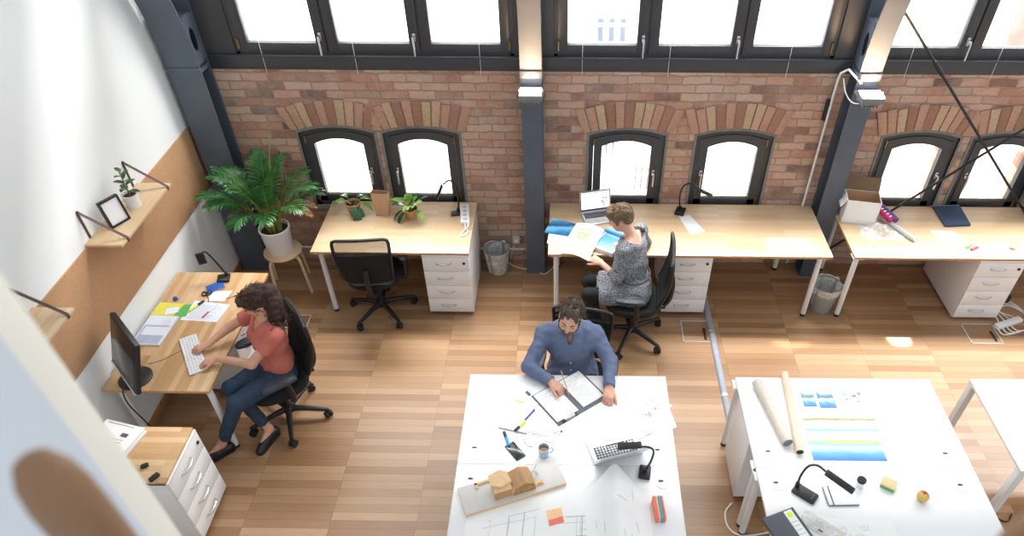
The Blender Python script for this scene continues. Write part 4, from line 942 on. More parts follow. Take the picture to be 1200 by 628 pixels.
MB().box((0, 0, .022), (.21, .27, .044), .006).make('pages', 'paper', r); MB().box((0, .0, .0448), (.18, .23, .0016)).make('blue_page', 'print_tablet', r, smooth=False)
m = MB(); m.cyl((-.10, .125, .062), (.10, .125, .062), .022, n=20); m.make('rolled_page', simple('sky_blue_roll', (120, 186, 230), .5), r)
sheet('brochure', 'dark blue brochure behind the thick white pad', 'brochure', [(.45, .29), (.56, .25), (.60, .36), (.50, .41)], .7405, 'print_sea', .002)
sheet('paper_sheet', 'single white sheet in the middle of the long oak desk', 'paper', [(1.25, .60), (1.36, .62), (1.47, .36), (1.33, .31)], .7405, 'paper')
# ---- right desk
r = thing('cardboard_box', 'open white cardboard box with a brown inside on the right desk', 'box', (2.915, .60, .74), -10)
m = MB(); W, D, H, th = .15, .10, .24, .006
m.span((-W, -D, 0), (W, D, th)); m.span((-W, -D, 0), (W, -D + th, H)); m.span((-W, -D, 0), (-W + th, D, H)); m.span((W - th, -D, 0), (W, D, H)); m.span((-W, D - th, 0), (W, D, H))
b = m.make('box_body', 'paper', r, smooth=False)
m = MB(); m.span((-W + th, D - th - .002, th), (W - th, D - th, H - .001)); m.span((-W + th, -D + th, th), (-W + th + .002, D - th, H - .001)); m.span((W - th - .002, -D + th, th), (W - th, D - th, H - .001)); m.span((-W + th, -D + th, th), (W - th, -D + th + .002, H - .001)); m.make('brown_inside', 'kraft', r, smooth=False)
f = MB().box((0, .0, .06), (.3, .005, .13)).make('flap', simple('brown_board', (128, 104, 78), .9, bump=.1), r, smooth=False); f.matrix_local = Matrix.Translation((0, D, H)) @ Matrix.Rotation(R(-24), 4, 'X')
f = MB().box((0, 0, .045), (.005, .19, .09)).make('flap', 'paper', r, smooth=False); f.matrix_local = Matrix.Translation((-W, 0, H)) @ Matrix.Rotation(R(-150), 4, 'Y')
r = thing('fabric_roll', 'rolled purple and pink patterned package leaning by the white box', 'package', (3.17, .57, .80), -60)
T = Matrix.Rotation(R(12), 4, 'Y')
a = MB().cyl((-.1, .02, 0), (.1, .02, 0), .036, n=20).make('purple_half', 'purple', r); a.matrix_local = T
a = MB().cyl((-.08, -.035, .015), (.09, -.035, .015), .03, n=20).make('pink_half', 'magenta', r); a.matrix_local = T
m = MB()
for k in range(4): m.box((-.05 + .035 * k, -.035, .046), (.012, .03, .002), .0005)
l = m.make('lettering', 'paper', r); l.matrix_local = T
r = thing('plastic_wrap', 'crumpled clear plastic wrap in front of the white box', 'wrap', (3.07, .37, .741), 10); q = random.Random(8); ph = [q.uniform(0, 6) for _ in range(8)]
def cr(u, v):
    x, y = (u - .5) * .36, (v - .5) * .26; e = math.sin(math.pi * u) * math.sin(math.pi * v)
    return Vector((x + .02 * math.sin(7 * v + ph[0]), y + .02 * math.sin(8 * u + ph[1]), .004 + e * abs(.035 + .03 * math.sin(9 * u + ph[2] + 3 * v) + .02 * math.sin(13 * v + ph[3]) + .015 * math.sin(21 * u - 9 * v))))
MB().grid(cr, 28, 22).make('film', 'film', r, angle=20)
r = thing('poster_tube', 'grey wrapped roll lying beside the plastic wrap on the right desk', 'tube', (3.235, .40, .764), -62)
MB().cyl((-.2, 0, 0), (.19, 0, 0), .022, n=24).make('roll', 'wrap', r); MB().cyl((.19, 0, 0), (.195, 0, 0), .018, n=20).make('end_cap', 'silver', r)
r = thing('zip_folder', 'dark blue cloth zip folder on the right desk', 'folder', (3.815, .635, .74), 0)
t = MB(); t.prism([(-.125, .15), (.14, .165), (.115, -.155), (-.13, -.17)], .022, None, .006); t.make('pouch', 'navy', r); m = MB(); m.tube([(-.12, .155, .014), (.135, .17, .014)], .004, 6); m.box((-.135, .16, .014), (.03, .012, .006), .002); m.make('zipper', 'chrome', r)
sheet('paper_sheet', 'white sheet below the blue zip folder on the right desk', 'paper', [(3.53, .41), (3.73, .40), (3.80, .25), (3.57, .235)], .7405, 'paper', marks=inker('text', 9, 'faint', 5))
r = thing('pocket_knife', 'red pocket knife with green and silver keys on the right desk', 'keys', (3.81, .155, .74), 28)
MB().box((.0, -.02, .008), (.09, .024, .016), .007).make('red_handle', 'red', r); MB().box((-.035, .02, .005), (.05, .022, .01), .004).make('green_key_cover', 'green', r); m = MB(); m.prism([(.0, .02), (.055, .026), (.055, .032), (.0, .032)], .003); m.tube(arc((-.005, .03, .006), .013, 0, 360, 14, 'xy'), .0015, 5); m.make('key_blade', 'chrome', r)
r = thing('glass', 'small clear glass at the right end of the right desk', 'glass', (4.155, .14, .74)); MB().lathe([(.001, .004), (.028, 0), (.034, .075), (.0325, .075), (.026, .006), (.001, .006)], n=28, cap=False).make('tumbler', 'clear', r)
r = thing('monitor', 'dark monitor cut off by the right edge of the photo', 'monitor', (4.66, .70, .74), -10)
MB().lathe([(.001, 0), (.11, 0), (.11, .008), (.001, .014)], n=36, cap=False).make('stand_base', 'black', r); MB().cyl((0, 0, .01), (0, .0, .2), .022, n=16).make('stand_neck', 'black', r); T = Matrix.Translation((.02, -.03, .235)) @ Matrix.Rotation(R(24), 4, 'Z') @ Matrix.Rotation(R(8), 4, 'X'); p = MB().box((0, 0, 0), (.46, .035, .33), .006).make('housing', 'black', r); p.matrix_local = T; p = MB().box((0, -.0185, .005), (.43, .003, .29)).make('screen', 'monitor', r); p.matrix_local = T
# ---- floor things
def floor_box(label, a, b):
    cx, cy = (a[0] + b[0]) / 2, (a[1] + b[1]) / 2; w_, d_ = abs(b[0] - a[0]) / 2, abs(b[1] - a[1]) / 2; r = thing('floor_box', label, 'floor box', (cx, cy, 0)); m = MB(); e = .011
    for q in (((-w_, -d_, 0), (w_, -d_ + e, .004)), ((-w_, d_ - e, 0), (w_, d_, .004)), ((-w_, -d_, 0), (-w_ + e, d_, .004)), ((w_ - e, -d_, 0), (w_, d_, .004))): m.span(*q)
    m.make('rim', 'wrap', r, smooth=False); MB().span((-w_ + e, -d_ + e, 0), (w_ - e, d_ - e, .0025)).make('lid', 'floor', r, smooth=False); MB().span((w_ - .07, -d_ + .03, .0025), (w_ - .045, d_ - .1, .0055), .001).make('cable_flap', 'dark', r)
floor_box('metal-rimmed floor box below the cabinet of the long desk', (1.28, -.33), (1.545, -.045)); floor_box('metal-rimmed floor box in front of the cabinet under the right desk', (3.905, -.31), (4.20, -.045)); floor_box('metal-rimmed floor box behind the chair of the woman in coral', (-2.43, -.20), (-2.20, -.02))
r = thing('cable_duct', 'grey rounded cable duct crossing the floor from the long desk to the tube desk', 'cable duct', (1.555, 0, 0))
m = MB(); m.grid(lambda u, v: Vector((.03 * math.cos(math.pi * (1 - u)), .35 - 1.95 * v, .022 * math.sin(math.pi * u))), 10, 6); m.make('cover', simple('duct_grey', (150, 158, 168), .5), r)
for y in (-.18, -.95): m = MB(); m.grid(lambda u, v, y=y: Vector((.033 * math.cos(math.pi * (1 - u)), y - .03 * v, .025 * math.sin(math.pi * u))), 10, 1, .002); m.make('joint_sleeve', 'silver', r)
r = thing('power_strip', 'white power strip with coiled cords on the floor by the right cabinet', 'power strip', (4.34, -.055, 0), 22)
MB().box((0, 0, .025), (.3, .065, .045), .012).make('strip_body', 'white', r); m = MB(); q = random.Random(6)
for k in range(4): m.tube(bez([(.12 - .07 * k, .02, .03), (.06, .16 + .03 * k, .02), (.2 + .02 * k, .2 + .02 * k, .012), (.26, .05, .012 + .004 * k), (.16, -.1, .01), (.02 - .05 * k, -.1, .01), (-.02 - .05 * k, -.02, .04)]), .006, 7)
m.make('cord', 'lace', r)
put(tag(MB().box((0, 0, .045), (.16, .2, .09), .02).make('adapter', 'dark'), 'black adapter on the floor behind the right cabinet', 'adapter'), (4.40, .33, 0), 12)
r = thing('floor_cable', 'white cord looping on the floor beside the leg of the front right desk', 'cord', (1.4, -2.2, 0)); m = MB(); m.tube(bez([(.04, .2, .01), (-.02, .12, .006), (-.015, .0, .006), (.08, -.06, .006), (.3, -.02, .006), (.42, .05, .006)]), .006, 7); m.make('cord', 'lace', r)
m = MB(); m.tube(bez([(3.28, -2.05, .006), (3.33, -1.98, .006), (3.36, -2.02, .006), (3.34, -2.09, .006), (3.40, -2.12, .006), (3.46, -2.06, .006)]), .006, 7); tag(m.make('table_cable', 'black'), 'black cable on the floor by the bare white table at the right edge', 'cable')
# ---- man's white desk
r = thing('ring_binder', 'open dark blue binder with two printed pages in front of the man', 'binder', (.238, -1.628, .74), math.degrees(math.atan2(.255, .338)))
m = MB(); m.span((-.215, -.165, 0), (-.012, .165, .004), .001); m.span((.012, -.165, 0), (.215, .165, .004), .001); m.span((-.012, -.165, 0), (.012, .165, .003)); m.make('cover', 'slate', r)
for s in (-1, 1):
    p = MB().box((s * .112, .012, .0055), (.18, .29, .003), .0005).make('page', 'paper', r); m = MB(); q = random.Random(s + 5)
    for k in range(13):
        L = q.uniform(.06, .13); m.box((s * .112 - .07 + L / 2, .12 - .017 * k, .0072), (L, .003, .0006))
    m.make('printed_text', 'faint', p, smooth=False)
m = MB(); m.box((-.11, -.147, .011), (.09, .012, .008), .002); m.tube([(-.15, -.15, .012), (-.15, -.165, .02), (-.07, -.165, .02), (-.07, -.15, .012)], .003, 6); m.make('clip', 'chrome', r); m = MB(); m.box((-.16, -.15, .01), (.02, .02, .012), .003); m.box((-.06, -.15, .01), (.02, .02, .012), .003); m.make('clip_corner', 'black', r)
sheet('paper_sheet', 'loose white sheet with a pink corner left of the open binder', 'paper', [(-.26, -1.86), (-.07, -1.80), (-.0, -1.58), (-.2, -1.54)], .7403, 'paper')
r = thing('notepad', 'white notepad under the purple pen on the white desk', 'notepad', (-.113, -1.80, .741), -14)
MB().box((0, 0, .005), (.205, .27, .01), .001).make('pages', 'paper', r); MB().box((0, -.1338, .005), (.205, .003, .0105)).make('bottom_edge', 'wrap', r); MB().flat([(-.06, .115), (-.02, .09), (.02, .125), (-.06, .128)], .0102).make('pink_tab', 'orange', r, smooth=False)
pen('ballpoint_pen', 'purple pen lying across the white notepad', (-.065, -1.85), (-.0, -1.752), .006, ('violet', 'violet'), 'pen', .7515)
pen('highlighter', 'yellow highlighter with a black cap at the notepad edge', (-.062, -1.862), (-.132, -1.948), .009, ('limemark', 'black'), 'highlighter', .7515)
pen('highlighter', 'blue highlighter with a black cap lying on the white desk', (-.158, -2.06), (-.203, -1.94), .010, ('cyan', 'black'), 'highlighter')
put(tag(MB().box((0, 0, .004), (.022, .045, .008), .004).make('clip_tool', 'slate'), 'small grey clip at the upper left corner of the binder', 'clip'), (-.055, -1.60, .74), 40)
r = thing('phone', 'black smartphone lying on the white desk', 'phone', (-.117, -2.097, .74), -52)
MB().box((0, 0, .004), (.145, .072, .008), .006).make('phone_body', 'black', r); MB().box((0, 0, .0082), (.125, .064, .0008), .0003).make('screen', 'monitor', r); m = MB(); q = random.Random(12)
for k in range(14): m.box((q.uniform(-.05, .05), q.uniform(-.025, .025), .0088), (.006, .006, .0004))
m.make('screen_icons', 'slate', r, smooth=False)
m = MB(); m.tube(bez([(-.05, -2.03, .743), (-.08, -1.96, .743), (-.02, -1.94, .745), (.03, -2.0, .743), (-.01, -2.06, .743), (-.06, -2.02, .745), (.0, -1.95, .743), (.07, -1.97, .743), (.12, -1.92, .743), (.16, -1.97, .743), (.11, -2.02, .743), (.07, -1.99, .744), (.14, -1.94, .743), (.18, -1.93, .743)]), .002, 6)
o = tag(m.make('earphones', 'wrap'), 'thin white earphone cord coiled behind the blue mug', 'earphones'); MB().ball((.185, -1.93, .747), .008).make('earbud', 'grey', o); MB().ball((.172, -1.955, .747), .007).make('earbud', 'lace', o)
r = thing('mug', 'pale blue mug of tea on the white desk', 'mug', (.072, -2.125, .74), 10)
MB().lathe([(.001, .004), (.028, 0), (.031, .003), (.037, .085), (.034, .085), (.029, .008), (.001, .008)], n=32, cap=False).make('cup_body', 'mug', r); MB().lathe([(.001, .062), (.0335, .062)], n=28, cap=False).make('tea', 'tea', r); m = MB(); m.tube(bez([(.034, 0, .068), (.055, 0, .068), (.062, 0, .045), (.05, 0, .024), (.031, 0, .022)], 5), .0048, 8); m.make('handle', 'mug', r)
sheet('sketch_sheet', 'white sheet of small sketches at the right edge of the man\'s desk', 'paper', [(.60, -1.80), (.775, -1.91), (.955, -1.695), (.82, -1.59)], .7412, 'paper', marks=inker('sketch', 8, 'slate', 26))
sheet('sketch_sheet', 'second drawing sheet sticking out past the edge below the sketch sheet', 'paper', [(.70, -1.86), (.80, -1.96), (.965, -1.88), (.93, -1.70)], .7404, 'paper', marks=inker('sketch', 15, 'faint', 6))
pen('ballpoint_pen', 'thin white pen near the right edge of the man\'s desk', (.70, -1.985), (.79, -1.935), .004, ('paper', 'wrap'), 'pen')
# building model on a board
r = thing('building_model', 'wooden architectural model of a building on a grey board', 'model', (-.117, -2.375, .74), 21.4)
MB().span((-.325, -.1, 0), (.325, .1, .028), .001).make('base_board', ['modelbase', 'modelwood'], r)
b = [o for o in kids(r)][0]
for p in b.data.polygons:
    if abs(p.normal.z) < .5: p.material_index = 1
h0 = .028
m = MB(); m.span((-.13, -.07, h0), (-.02, .03, h0 + .075)); wing = m.make('front_block', 'modelwood', r, smooth=False)
m = MB()
for k in range(9): m.span((-.131, -.0715, h0 + .006 + .008 * k), (-.02, -.07, h0 + .009 + .008 * k))
m.make('slat_cladding', simple('slat_wood', (176, 136, 88), .7), wing, smooth=False)
m = MB(); m.prism([(-.14, -.02), (-.08, -.05), (-.01, -.03), (-.02, .05), (-.06, .075), (-.135, .055)], .02, Matrix.Translation((0, 0, h0 + .078)), .001); m.span((-.02, -.062, h0 + .07), (-.13, .03, h0 + .078)); m.make('roof', 'modelwood', wing, smooth=False)
m = MB(); m.prism([(-.02, -.07), (.125, -.07), (.125, .02), (.10, .055), (.02, .055), (-.02, .02)], .058, Matrix.Translation((0, 0, h0))); hall = m.make('rear_hall', 'modelwood', r, smooth=False)
m = MB(); m.prism([(-.015, 0), (.13, .0), (.128, .05), (.07, .082), (.0, .06)], .004, Matrix.Translation((0, -.071, h0)) @ Matrix.Rotation(R(90), 4, 'X')); m.make('glazed_gable', simple('brown_gable', (170, 130, 76), .6, var=.3, nscale=40), hall, smooth=False)
m = MB(); 
T = bmesh.new(); P = [(-.02, 0, .058), (.02, 0, .072), (.07, 0, .092), (.132, 0, .062)]; A = [T.verts.new((p[0], -.076, h0 + p[2])) for p in P]; B = [T.verts.new((p[0] - .01, .06, h0 + p[2])) for p in P]
for k in range(3): T.faces.new((A[k], A[k + 1], B[k + 1], B[k]))
bmesh.ops.solidify(T, geom=T.faces[:], thickness=.006); m._take(T); m.make('folded_roof', 'modelwood', hall, smooth=False)
m = MB(); m.span((-.22, .075, h0), (.06, .088, h0 + .012)); m.span((-.22, .05, h0), (-.205, .088, h0 + .012)); m.span((.13, -.06, h0), (.19, -.03, h0 + .01)); m.span((.15, -.055, h0 + .01), (.18, -.045, h0 + .022)); m.make('garden_wall', 'modelwood', r, smooth=False)
m = MB(); q = random.Random(3)
for k in range(9):
    x, y = q.uniform(.1, .2), q.uniform(.0, .07)
    for j in range(7): m.tube([(x, y, h0), (x + q.uniform(-.003, .003), y, h0 + .02), (x + q.uniform(-.018, .018), y + q.uniform(-.018, .018), h0 + q.uniform(.03, .045))], .0006, 4)
m.make('wire_trees', 'wrap', r)
# big floor plans
sheet('floor_plan', 'large floor plan sheet spread under the building model', 'drawing', [(-.40, -2.96), (.46, -2.96), (.50, -2.27), (-.38, -2.58)], .7404, 'paper', marks=inker('plan', 21, 'ink', 22))
sheet('floor_plan', 'second floor plan sheet with thin pencil lines at the front edge of the desk', 'drawing', [(.02, -2.965), (.56, -2.965), (.57, -2.40), (.06, -2.46)], .7418, 'paper', marks=inker('plan', 33, 'ink', 16))
def curl(u, v):
    # sheet rising to a soft ridge and falling away on its right side
    yt = -2.40 + .15 * min(1, u / .48) - .30 * max(0, u - .48); x = .33 + .40 * u + .02 * v
    z = .743 + .10 * math.exp(-((u - .48 - .06 * v) / .24) ** 2) * (1 - .25 * v) + .012 * max(0, u - .8)
    return Vector((x, yt + (-2.97 - yt) * v, z))
o = MB().grid(curl, 20, 16, .001).make('curled_plan', 'paper', None, angle=60); tag(o, 'large curled drawing sheet standing up beside the desk lamp', 'drawing')
m = MB(); q = random.Random(17)
for k in range(16):
    u0, v0 = q.uniform(.1, .8), q.uniform(.1, .85); du, dv = q.choice([(.15, 0), (0, .12), (.02, .1)])
    m.tube([curl(u0 + du * t / 5, v0 + dv * t / 5) + Vector((0, 0, .0018)) for t in range(6)], .001, 4)
m.make('printed_plan', 'faint', o)
sheet('sticky_note', 'peach and coral sticky note on the floor plan', 'sticky note', [(.12, -2.64), (.21, -2.61), (.19, -2.51), (.10, -2.535)], .7432, 'orange', .0015, marks=lambda o, P, th: MB().flat([(P[0][0], P[0][1]), (P[1][0], P[1][1]), (P[1][0] * .8, P[1][1] + .04), (P[0][0] * 1.1, P[0][1] + .04)], th).make('coral_half', 'coralnote', o, smooth=False))
r = thing('sticky_note_block', 'block of coral and blue sticky strips on the front white desk', 'sticky notes', (.785, -2.53, .74), 4)
for k, (mt, w_) in enumerate((('coralnote', .016), ('orange', .01), ('teal', .018), ('coralnote', .012))):
    x = -.028 + [0, .018, .03, .05][k]; MB().box((x + w_ / 2 - .004, 0, .03), (w_, .15, .06 - .004 * (k % 2)), .001).make('coloured_strip', mt, r)
# ---- tube desk
def card_tube(label, a, b, rad, mat, cap):
    a = Vector(a); b = Vector(b); d = b - a; r = thing('cardboard_tube', label, 'tube', (a.x, a.y, .74 + rad), math.degrees(math.atan2(d.y, d.x))); L = d.length
    MB().lathe([(rad, 0), (rad, L), (rad - .004, L), (rad - .004, 0)], n=32, m=Matrix.Rotation(R(90), 4, 'Y'), cap=False).make('tube', mat, r); MB().cyl((L - .006, 0, 0), (L - .001, 0, 0), rad - .003, n=28).make('end_cap', cap, r); MB().cyl((.001, 0, 0), (.006, 0, 0), rad - .003, n=28).make('end_cap', cap, r)
card_tube('thick grey cardboard tube on the tube desk', (1.575, -1.50, 0), (1.675, -2.03, 0), .037, 'tubegrey', 'grey')
card_tube('thinner tan cardboard tube with a dark end on the tube desk', (1.795, -1.405, 0), (1.742, -2.095, 0), .027, 'tubetan', 'dark')
def prints(label, q, mat, extra=None):
    o = sheet('landscape_print', label, 'print', q, .7405, 'paper', .0008); c = Vector((sum(p[0] for p in q) / 4, sum(p[1] for p in q) / 4)); return o, c
o, c = prints('topmost print on the tube desk, with small blue pictures and a red dot', [(1.84, -1.735), (2.34, -1.745), (2.335, -1.525), (1.85, -1.52)], None)
for (a, b, mt) in (((1.875, -1.69), (1.965, -1.555), 'print_sky'), ((1.985, -1.70), (2.10, -1.55), 'print_sky')): MB().span((a[0] - c.x, a[1] - c.y, .0008), (b[0] - c.x, b[1] - c.y, .0014)).make('picture', mt, o, smooth=False)
q = random.Random(2)
for k in range(12): MB().box((2.13 + q.uniform(0, .14) - c.x, -1.61 + q.uniform(-.04, .04) - c.y, .001), (q.uniform(.008, .02), q.uniform(.006, .016), .0006)).make('figure', 'teal', o, smooth=False)
MB().box((2.05 - c.x, -1.53 - c.y, .001), (.3, .002, .0006)).make('printed_line', 'faint', o, smooth=False); MB().cyl((2.29 - c.x, -1.565 - c.y, .0008), (2.29 - c.x, -1.565 - c.y, .0014), .013, n=16).make('red_dot', 'coralnote', o, smooth=False)
o, c = prints('middle print on the tube desk, a pale shoreline', [(1.81, -1.945), (2.37, -1.955), (2.36, -1.75), (1.82, -1.742)], None)
MB().span((1.835 - c.x, -1.90 - c.y, .0008), (2.33 - c.x, -1.775 - c.y, .0014)).make('picture', 'print_shore', o, smooth=False); m = MB(); m.box((2.08 - c.x, -1.763 - c.y, .001), (.46, .004, .0006)); m.make('printed_text', 'faint', o, smooth=False)
o, c = prints('lowest print on the tube desk, a deep blue lake', [(1.79, -2.175), (2.34, -2.175), (2.35, -1.955), (1.80, -1.95)], None)
MB().span((1.825 - c.x, -2.14 - c.y, .0008), (2.305 - c.x, -1.975 - c.y, .0014)).make('picture', 'print_lake', o, smooth=False)
r = thing('jar', 'small white jar with a black lid beside the lamp head on the front desk', 'jar', (2.065, -2.325, .74)); MB().lathe([(.02, 0), (.024, .006), (.026, .05), (.001, .051)], n=28).make('jar_body', 'paper', r); MB().lathe([(.027, .05), (.028, .053), (.028, .066), (.026, .069), (.001, .069)], n=28).make('lid', 'dark', r)
r = thing('note_block', 'peach and green block of paper notes on the front desk', 'note block', (2.245, -2.325, .74), -32); MB().box((0, 0, .012), (.085, .07, .024), .001).make('green_sheets', 'green', r); MB().box((0, 0, .031), (.086, .071, .014), .001).make('peach_sheets', 'orange', r)
r = thing('apple', 'red and yellow apple on the front white desk', 'apple', (2.418, -2.42, .74), 40)
MB().lathe([(.001, .006), (.012, .001), (.022, .004), (.033, .022), (.036, .04), (.030, .056), (.016, .064), (.006, .06), (.001, .055)], n=32, cap=False).make('fruit', 'apple', r); MB().tube(bez([(0, 0, .056), (.002, 0, .068), (.007, .002, .078)], 4), .0016, 6).make('stalk', 'leather', r)
r = thing('notebook', 'white notebook with a black elastic band under the lamp head on the front desk', 'notebook', (1.925, -2.405, .74), 2)
MB().box((0, 0, .007), (.19, .135, .014), .003).make('cover', 'paper', r); MB().box((0, -.066, .006), (.188, .005, .012), .001).make('dark_edge', 'slate', r); MB().box((-.065, 0, .0148), (.007, .137, .0016), .0005).make('elastic_band', 'dark', r); MB().box((-.0955, 0, .007), (.003, .13, .014), .001).make('spine', 'grey', r)
r = thing('folder', 'dark grey folder with a white label strip at the front of the desk', 'folder', (1.555, -2.68, .74), 22)
MB().box((0, 0, .014), (.215, .30, .028), .004).make('cover', 'slate', r); s = MB().box((.062, 0, .0284), (.055, .28, .0012), .0004).make('label_strip', 'paper', r); MB().box((.062, .11, .0292), (.03, .035, .0008)).make('green_mark', 'limemark', s, smooth=False); m = MB()
for k in range(6): m.box((.062, .06 - .028 * k, .0292), (.04, .003, .0006))
m.make('printed_text', 'faint', s, smooth=False); MB().box((.104, 0, .014), (.008, .30, .030), .003).make('dark_spine', 'dark', r)
r = thing('zip_bag', 'clear plastic bag of small tools beside the dark grey folder', 'bag', (1.755, -2.625, .74), -38)
MB().grid(lambda u, v: Vector(((u - .5) * .26, (v - .5) * .11, .004 + .02 * math.sin(math.pi * u) * math.sin(math.pi * v))), 12, 8, .001).make('plastic', 'film', r); m = MB(); m.box((.07, .0, .007), (.10, .03, .012), .003); m.make('yellow_tool', 'yellow', r); m = MB(); m.box((-.01, .015, .009), (.035, .025, .016), .004); m.box((.0, -.028, .009), (.03, .02, .016), .004); m.make('black_tool', 'dark', r); m = MB(); m.box((-.04, .0, .007), (.03, .02, .008), .002); m.make('red_tip', 'red', r)
sheet('drawing_sheet', 'white sheet with pencil sketches at the front edge of the desk', 'paper', [(1.75, -2.95), (2.22, -2.95), (2.18, -2.575), (1.78, -2.56)], .7405, 'paper', marks=inker('sketch', 44, 'faint', 16))
# near, out-of-focus turned wooden post tops
def post(label, loc, rad, h):
    r = thing('wooden_post', label, 'post', loc)
    MB().lathe([(rad, -h), (rad, -.16), (rad * .98, -.10), (rad * .86, -.05), (rad * .6, -.015), (rad * .3, -.003), (.001, 0)], n=40).make('post_top', 'walnut', r)
post('blurred brown wooden post with a rounded top at the lower left, close to the camera', (-.578, -4.27, 3.695), .048, .6)
post('blurred brown wooden post top at the lower right corner, close to the camera', (.965, -4.3, 3.61), .06, .6)
# ================================================================ people: smooth blended surfaces
class SDF:
    def __init__(s, lo, hi, h):
        s.lo = np.array(lo, float); s.h = h; s.n = np.ceil((np.array(hi, float) - s.lo) / h).astype(int) + 1
        s.F = np.full(tuple(s.n), .5, np.float32)
    def region(s, lo, hi):
        a = np.clip(np.floor((np.array(lo) - s.lo) / s.h).astype(int), 0, s.n - 1); b = np.clip(np.ceil((np.array(hi) - s.lo) / s.h).astype(int) + 1, 1, s.n)
        if (b <= a).any(): return None
        sl = tuple(slice(x, y) for x, y in zip(a, b)); g = [(s.lo[i] + np.arange(a[i], b[i]) * s.h).astype(np.float32) for i in range(3)]
        return sl, g[0][:, None, None], g[1][None, :, None], g[2][None, None, :]
    def comb(s, sl, d, k, op='u'):
        f = s.F[sl]
        if op == 'u':
            t = np.clip(.5 + .5 * (f - d) / k, 0, 1); s.F[sl] = f * (1 - t) + d * t - k * t * (1 - t)
        else:
            d = -d; t = np.clip(.5 - .5 * (f - d) / k, 0, 1); s.F[sl] = f * (1 - t) + d * t + k * t * (1 - t)
    def cap(s, a, b, ra, rb=None, k=.02, op='u', flat=1.0, nrm=None, cutb=False, cuta=False):
        rb = ra if rb is None else rb; a = np.array(a, float); b = np.array(b, float); m = max(ra, rb) + k + 3 * s.h
        q = s.region(np.minimum(a, b) - m, np.maximum(a, b) + m)
        if q is None: return s
        sl, X, Y, Z = q; d = b - a; L2 = max(d @ d, 1e-12)
        t = ((X - a[0]) * d[0] + (Y - a[1]) * d[1] + (Z - a[2]) * d[2]) / L2; tc = np.clip(t, 0, 1)
        px, py, pz = X - a[0] - tc * d[0], Y - a[1] - tc * d[1], Z - a[2] - tc * d[2]
        if nrm is not None:   # flattened cross-section: thinner along nrm
            w_ = px * nrm[0] + py * nrm[1] + pz * nrm[2]; e = 1 / flat - 1; px = px + nrm[0] * w_ * e; py = py + nrm[1] * w_ * e; pz = pz + nrm[2] * w_ * e
        D = np.sqrt(px * px + py * py + pz * pz) - (ra + (rb - ra) * tc)
        L = math.sqrt(L2)
        if cutb: D = np.maximum(D, (t - 1) * L)
        if cuta: D = np.maximum(D, -t * L)
        s.comb(sl, D.astype(np.float32), k, op); return s
    def ell(s, c, r, ax=None, k=.02, op='u'):
        c = np.array(c, float); ax = np.eye(3) if ax is None else np.array([np.array(v) for v in ax]); r = np.array(r, float); m = r.max() + k + 3 * s.h
        q = s.region(c - m, c + m)
        if q is None: return s
        sl, X, Y, Z = q; x, y, z = X - c[0], Y - c[1], Z - c[2]
        l = [(x * ax[i][0] + y * ax[i][1] + z * ax[i][2]) for i in range(3)]
        k0 = np.sqrt(sum((l[i] / r[i]) ** 2 for i in range(3))); k1 = np.sqrt(sum((l[i] / r[i] ** 2) ** 2 for i in range(3))) + 1e-6
        s.comb(sl, (k0 * (k0 - 1) / k1).astype(np.float32), k, op); return s
    def cut(s, p, n):      # keep the side where (x-p).n < 0
        g = [(s.lo[i] + np.arange(s.n[i]) * s.h).astype(np.float32) for i in range(3)]
        n = np.array(n, float); n /= np.linalg.norm(n)
        D = (g[0][:, None, None] - p[0]) * n[0] + (g[1][None, :, None] - p[1]) * n[1] + (g[2][None, None, :] - p[2]) * n[2]
        s.F = np.maximum(s.F, D.astype(np.float32)); return s
    def ripple(s, amp, freq, seed=0):
        q = np.random.RandomState(seed); g = [(s.lo[i] + np.arange(s.n[i]) * s.h).astype(np.float32) for i in range(3)]; out = np.zeros(s.F.shape, np.float32)
        for i in range(5):
            d = q.normal(size=3); d /= np.linalg.norm(d); w_ = freq * (1 + .55 * i); e = q.normal(size=3) * freq * .5
            base = g[0][:, None, None] * d[0] + g[1][None, :, None] * d[1] + g[2][None, None, :] * d[2]
            warp = .9 * np.sin(g[0][:, None, None] * e[0] + g[1][None, :, None] * e[1] + g[2][None, None, :] * e[2])
            out += np.sin(base * w_ + warp + q.uniform(0, 6)) / (1 + .5 * i)
        s.F = s.F + amp * out.astype(np.float32) * .5; return s
    def make(s, name, mat, parent=None, relax=1):
        F = s.F; F[0] = F[-1] = .5; F[:, 0] = F[:, -1] = .5; F[:, :, 0] = F[:, :, -1] = .5
        S = F < 0; C = [np.s_[i:i - 1 if i == 0 else None] for i in (0, 1)]
        cnt = sum(S[C[a], C[b], C[c]].astype(np.int8) for a in (0, 1) for b in (0, 1) for c in (0, 1)); I = np.argwhere((cnt > 0) & (cnt < 8)); idx = -np.ones(cnt.shape, np.int32); idx[tuple(I.T)] = np.arange(len(I))
        co_ = [(a, b, c) for a in (0, 1) for b in (0, 1) for c in (0, 1)]; V = {c: F[I[:, 0] + c[0], I[:, 1] + c[1], I[:, 2] + c[2]] for c in co_}
        P = np.zeros((len(I), 3)); W = np.zeros(len(I))
        for c in co_:
            for ax in range(3):
                if c[ax]: continue
                e = list(c); e[ax] = 1; e = tuple(e); f0, f1 = V[c], V[e]; m = (f0 < 0) != (f1 < 0); t = np.where(m, f0 / np.where(m, f0 - f1, 1), 0)
                q = np.array(c, float)[None, :].repeat(len(I), 0); q[:, ax] = t; P += q * m[:, None]; W += m
        P = (I + P / W[:, None]) * s.h + s.lo; Q = []
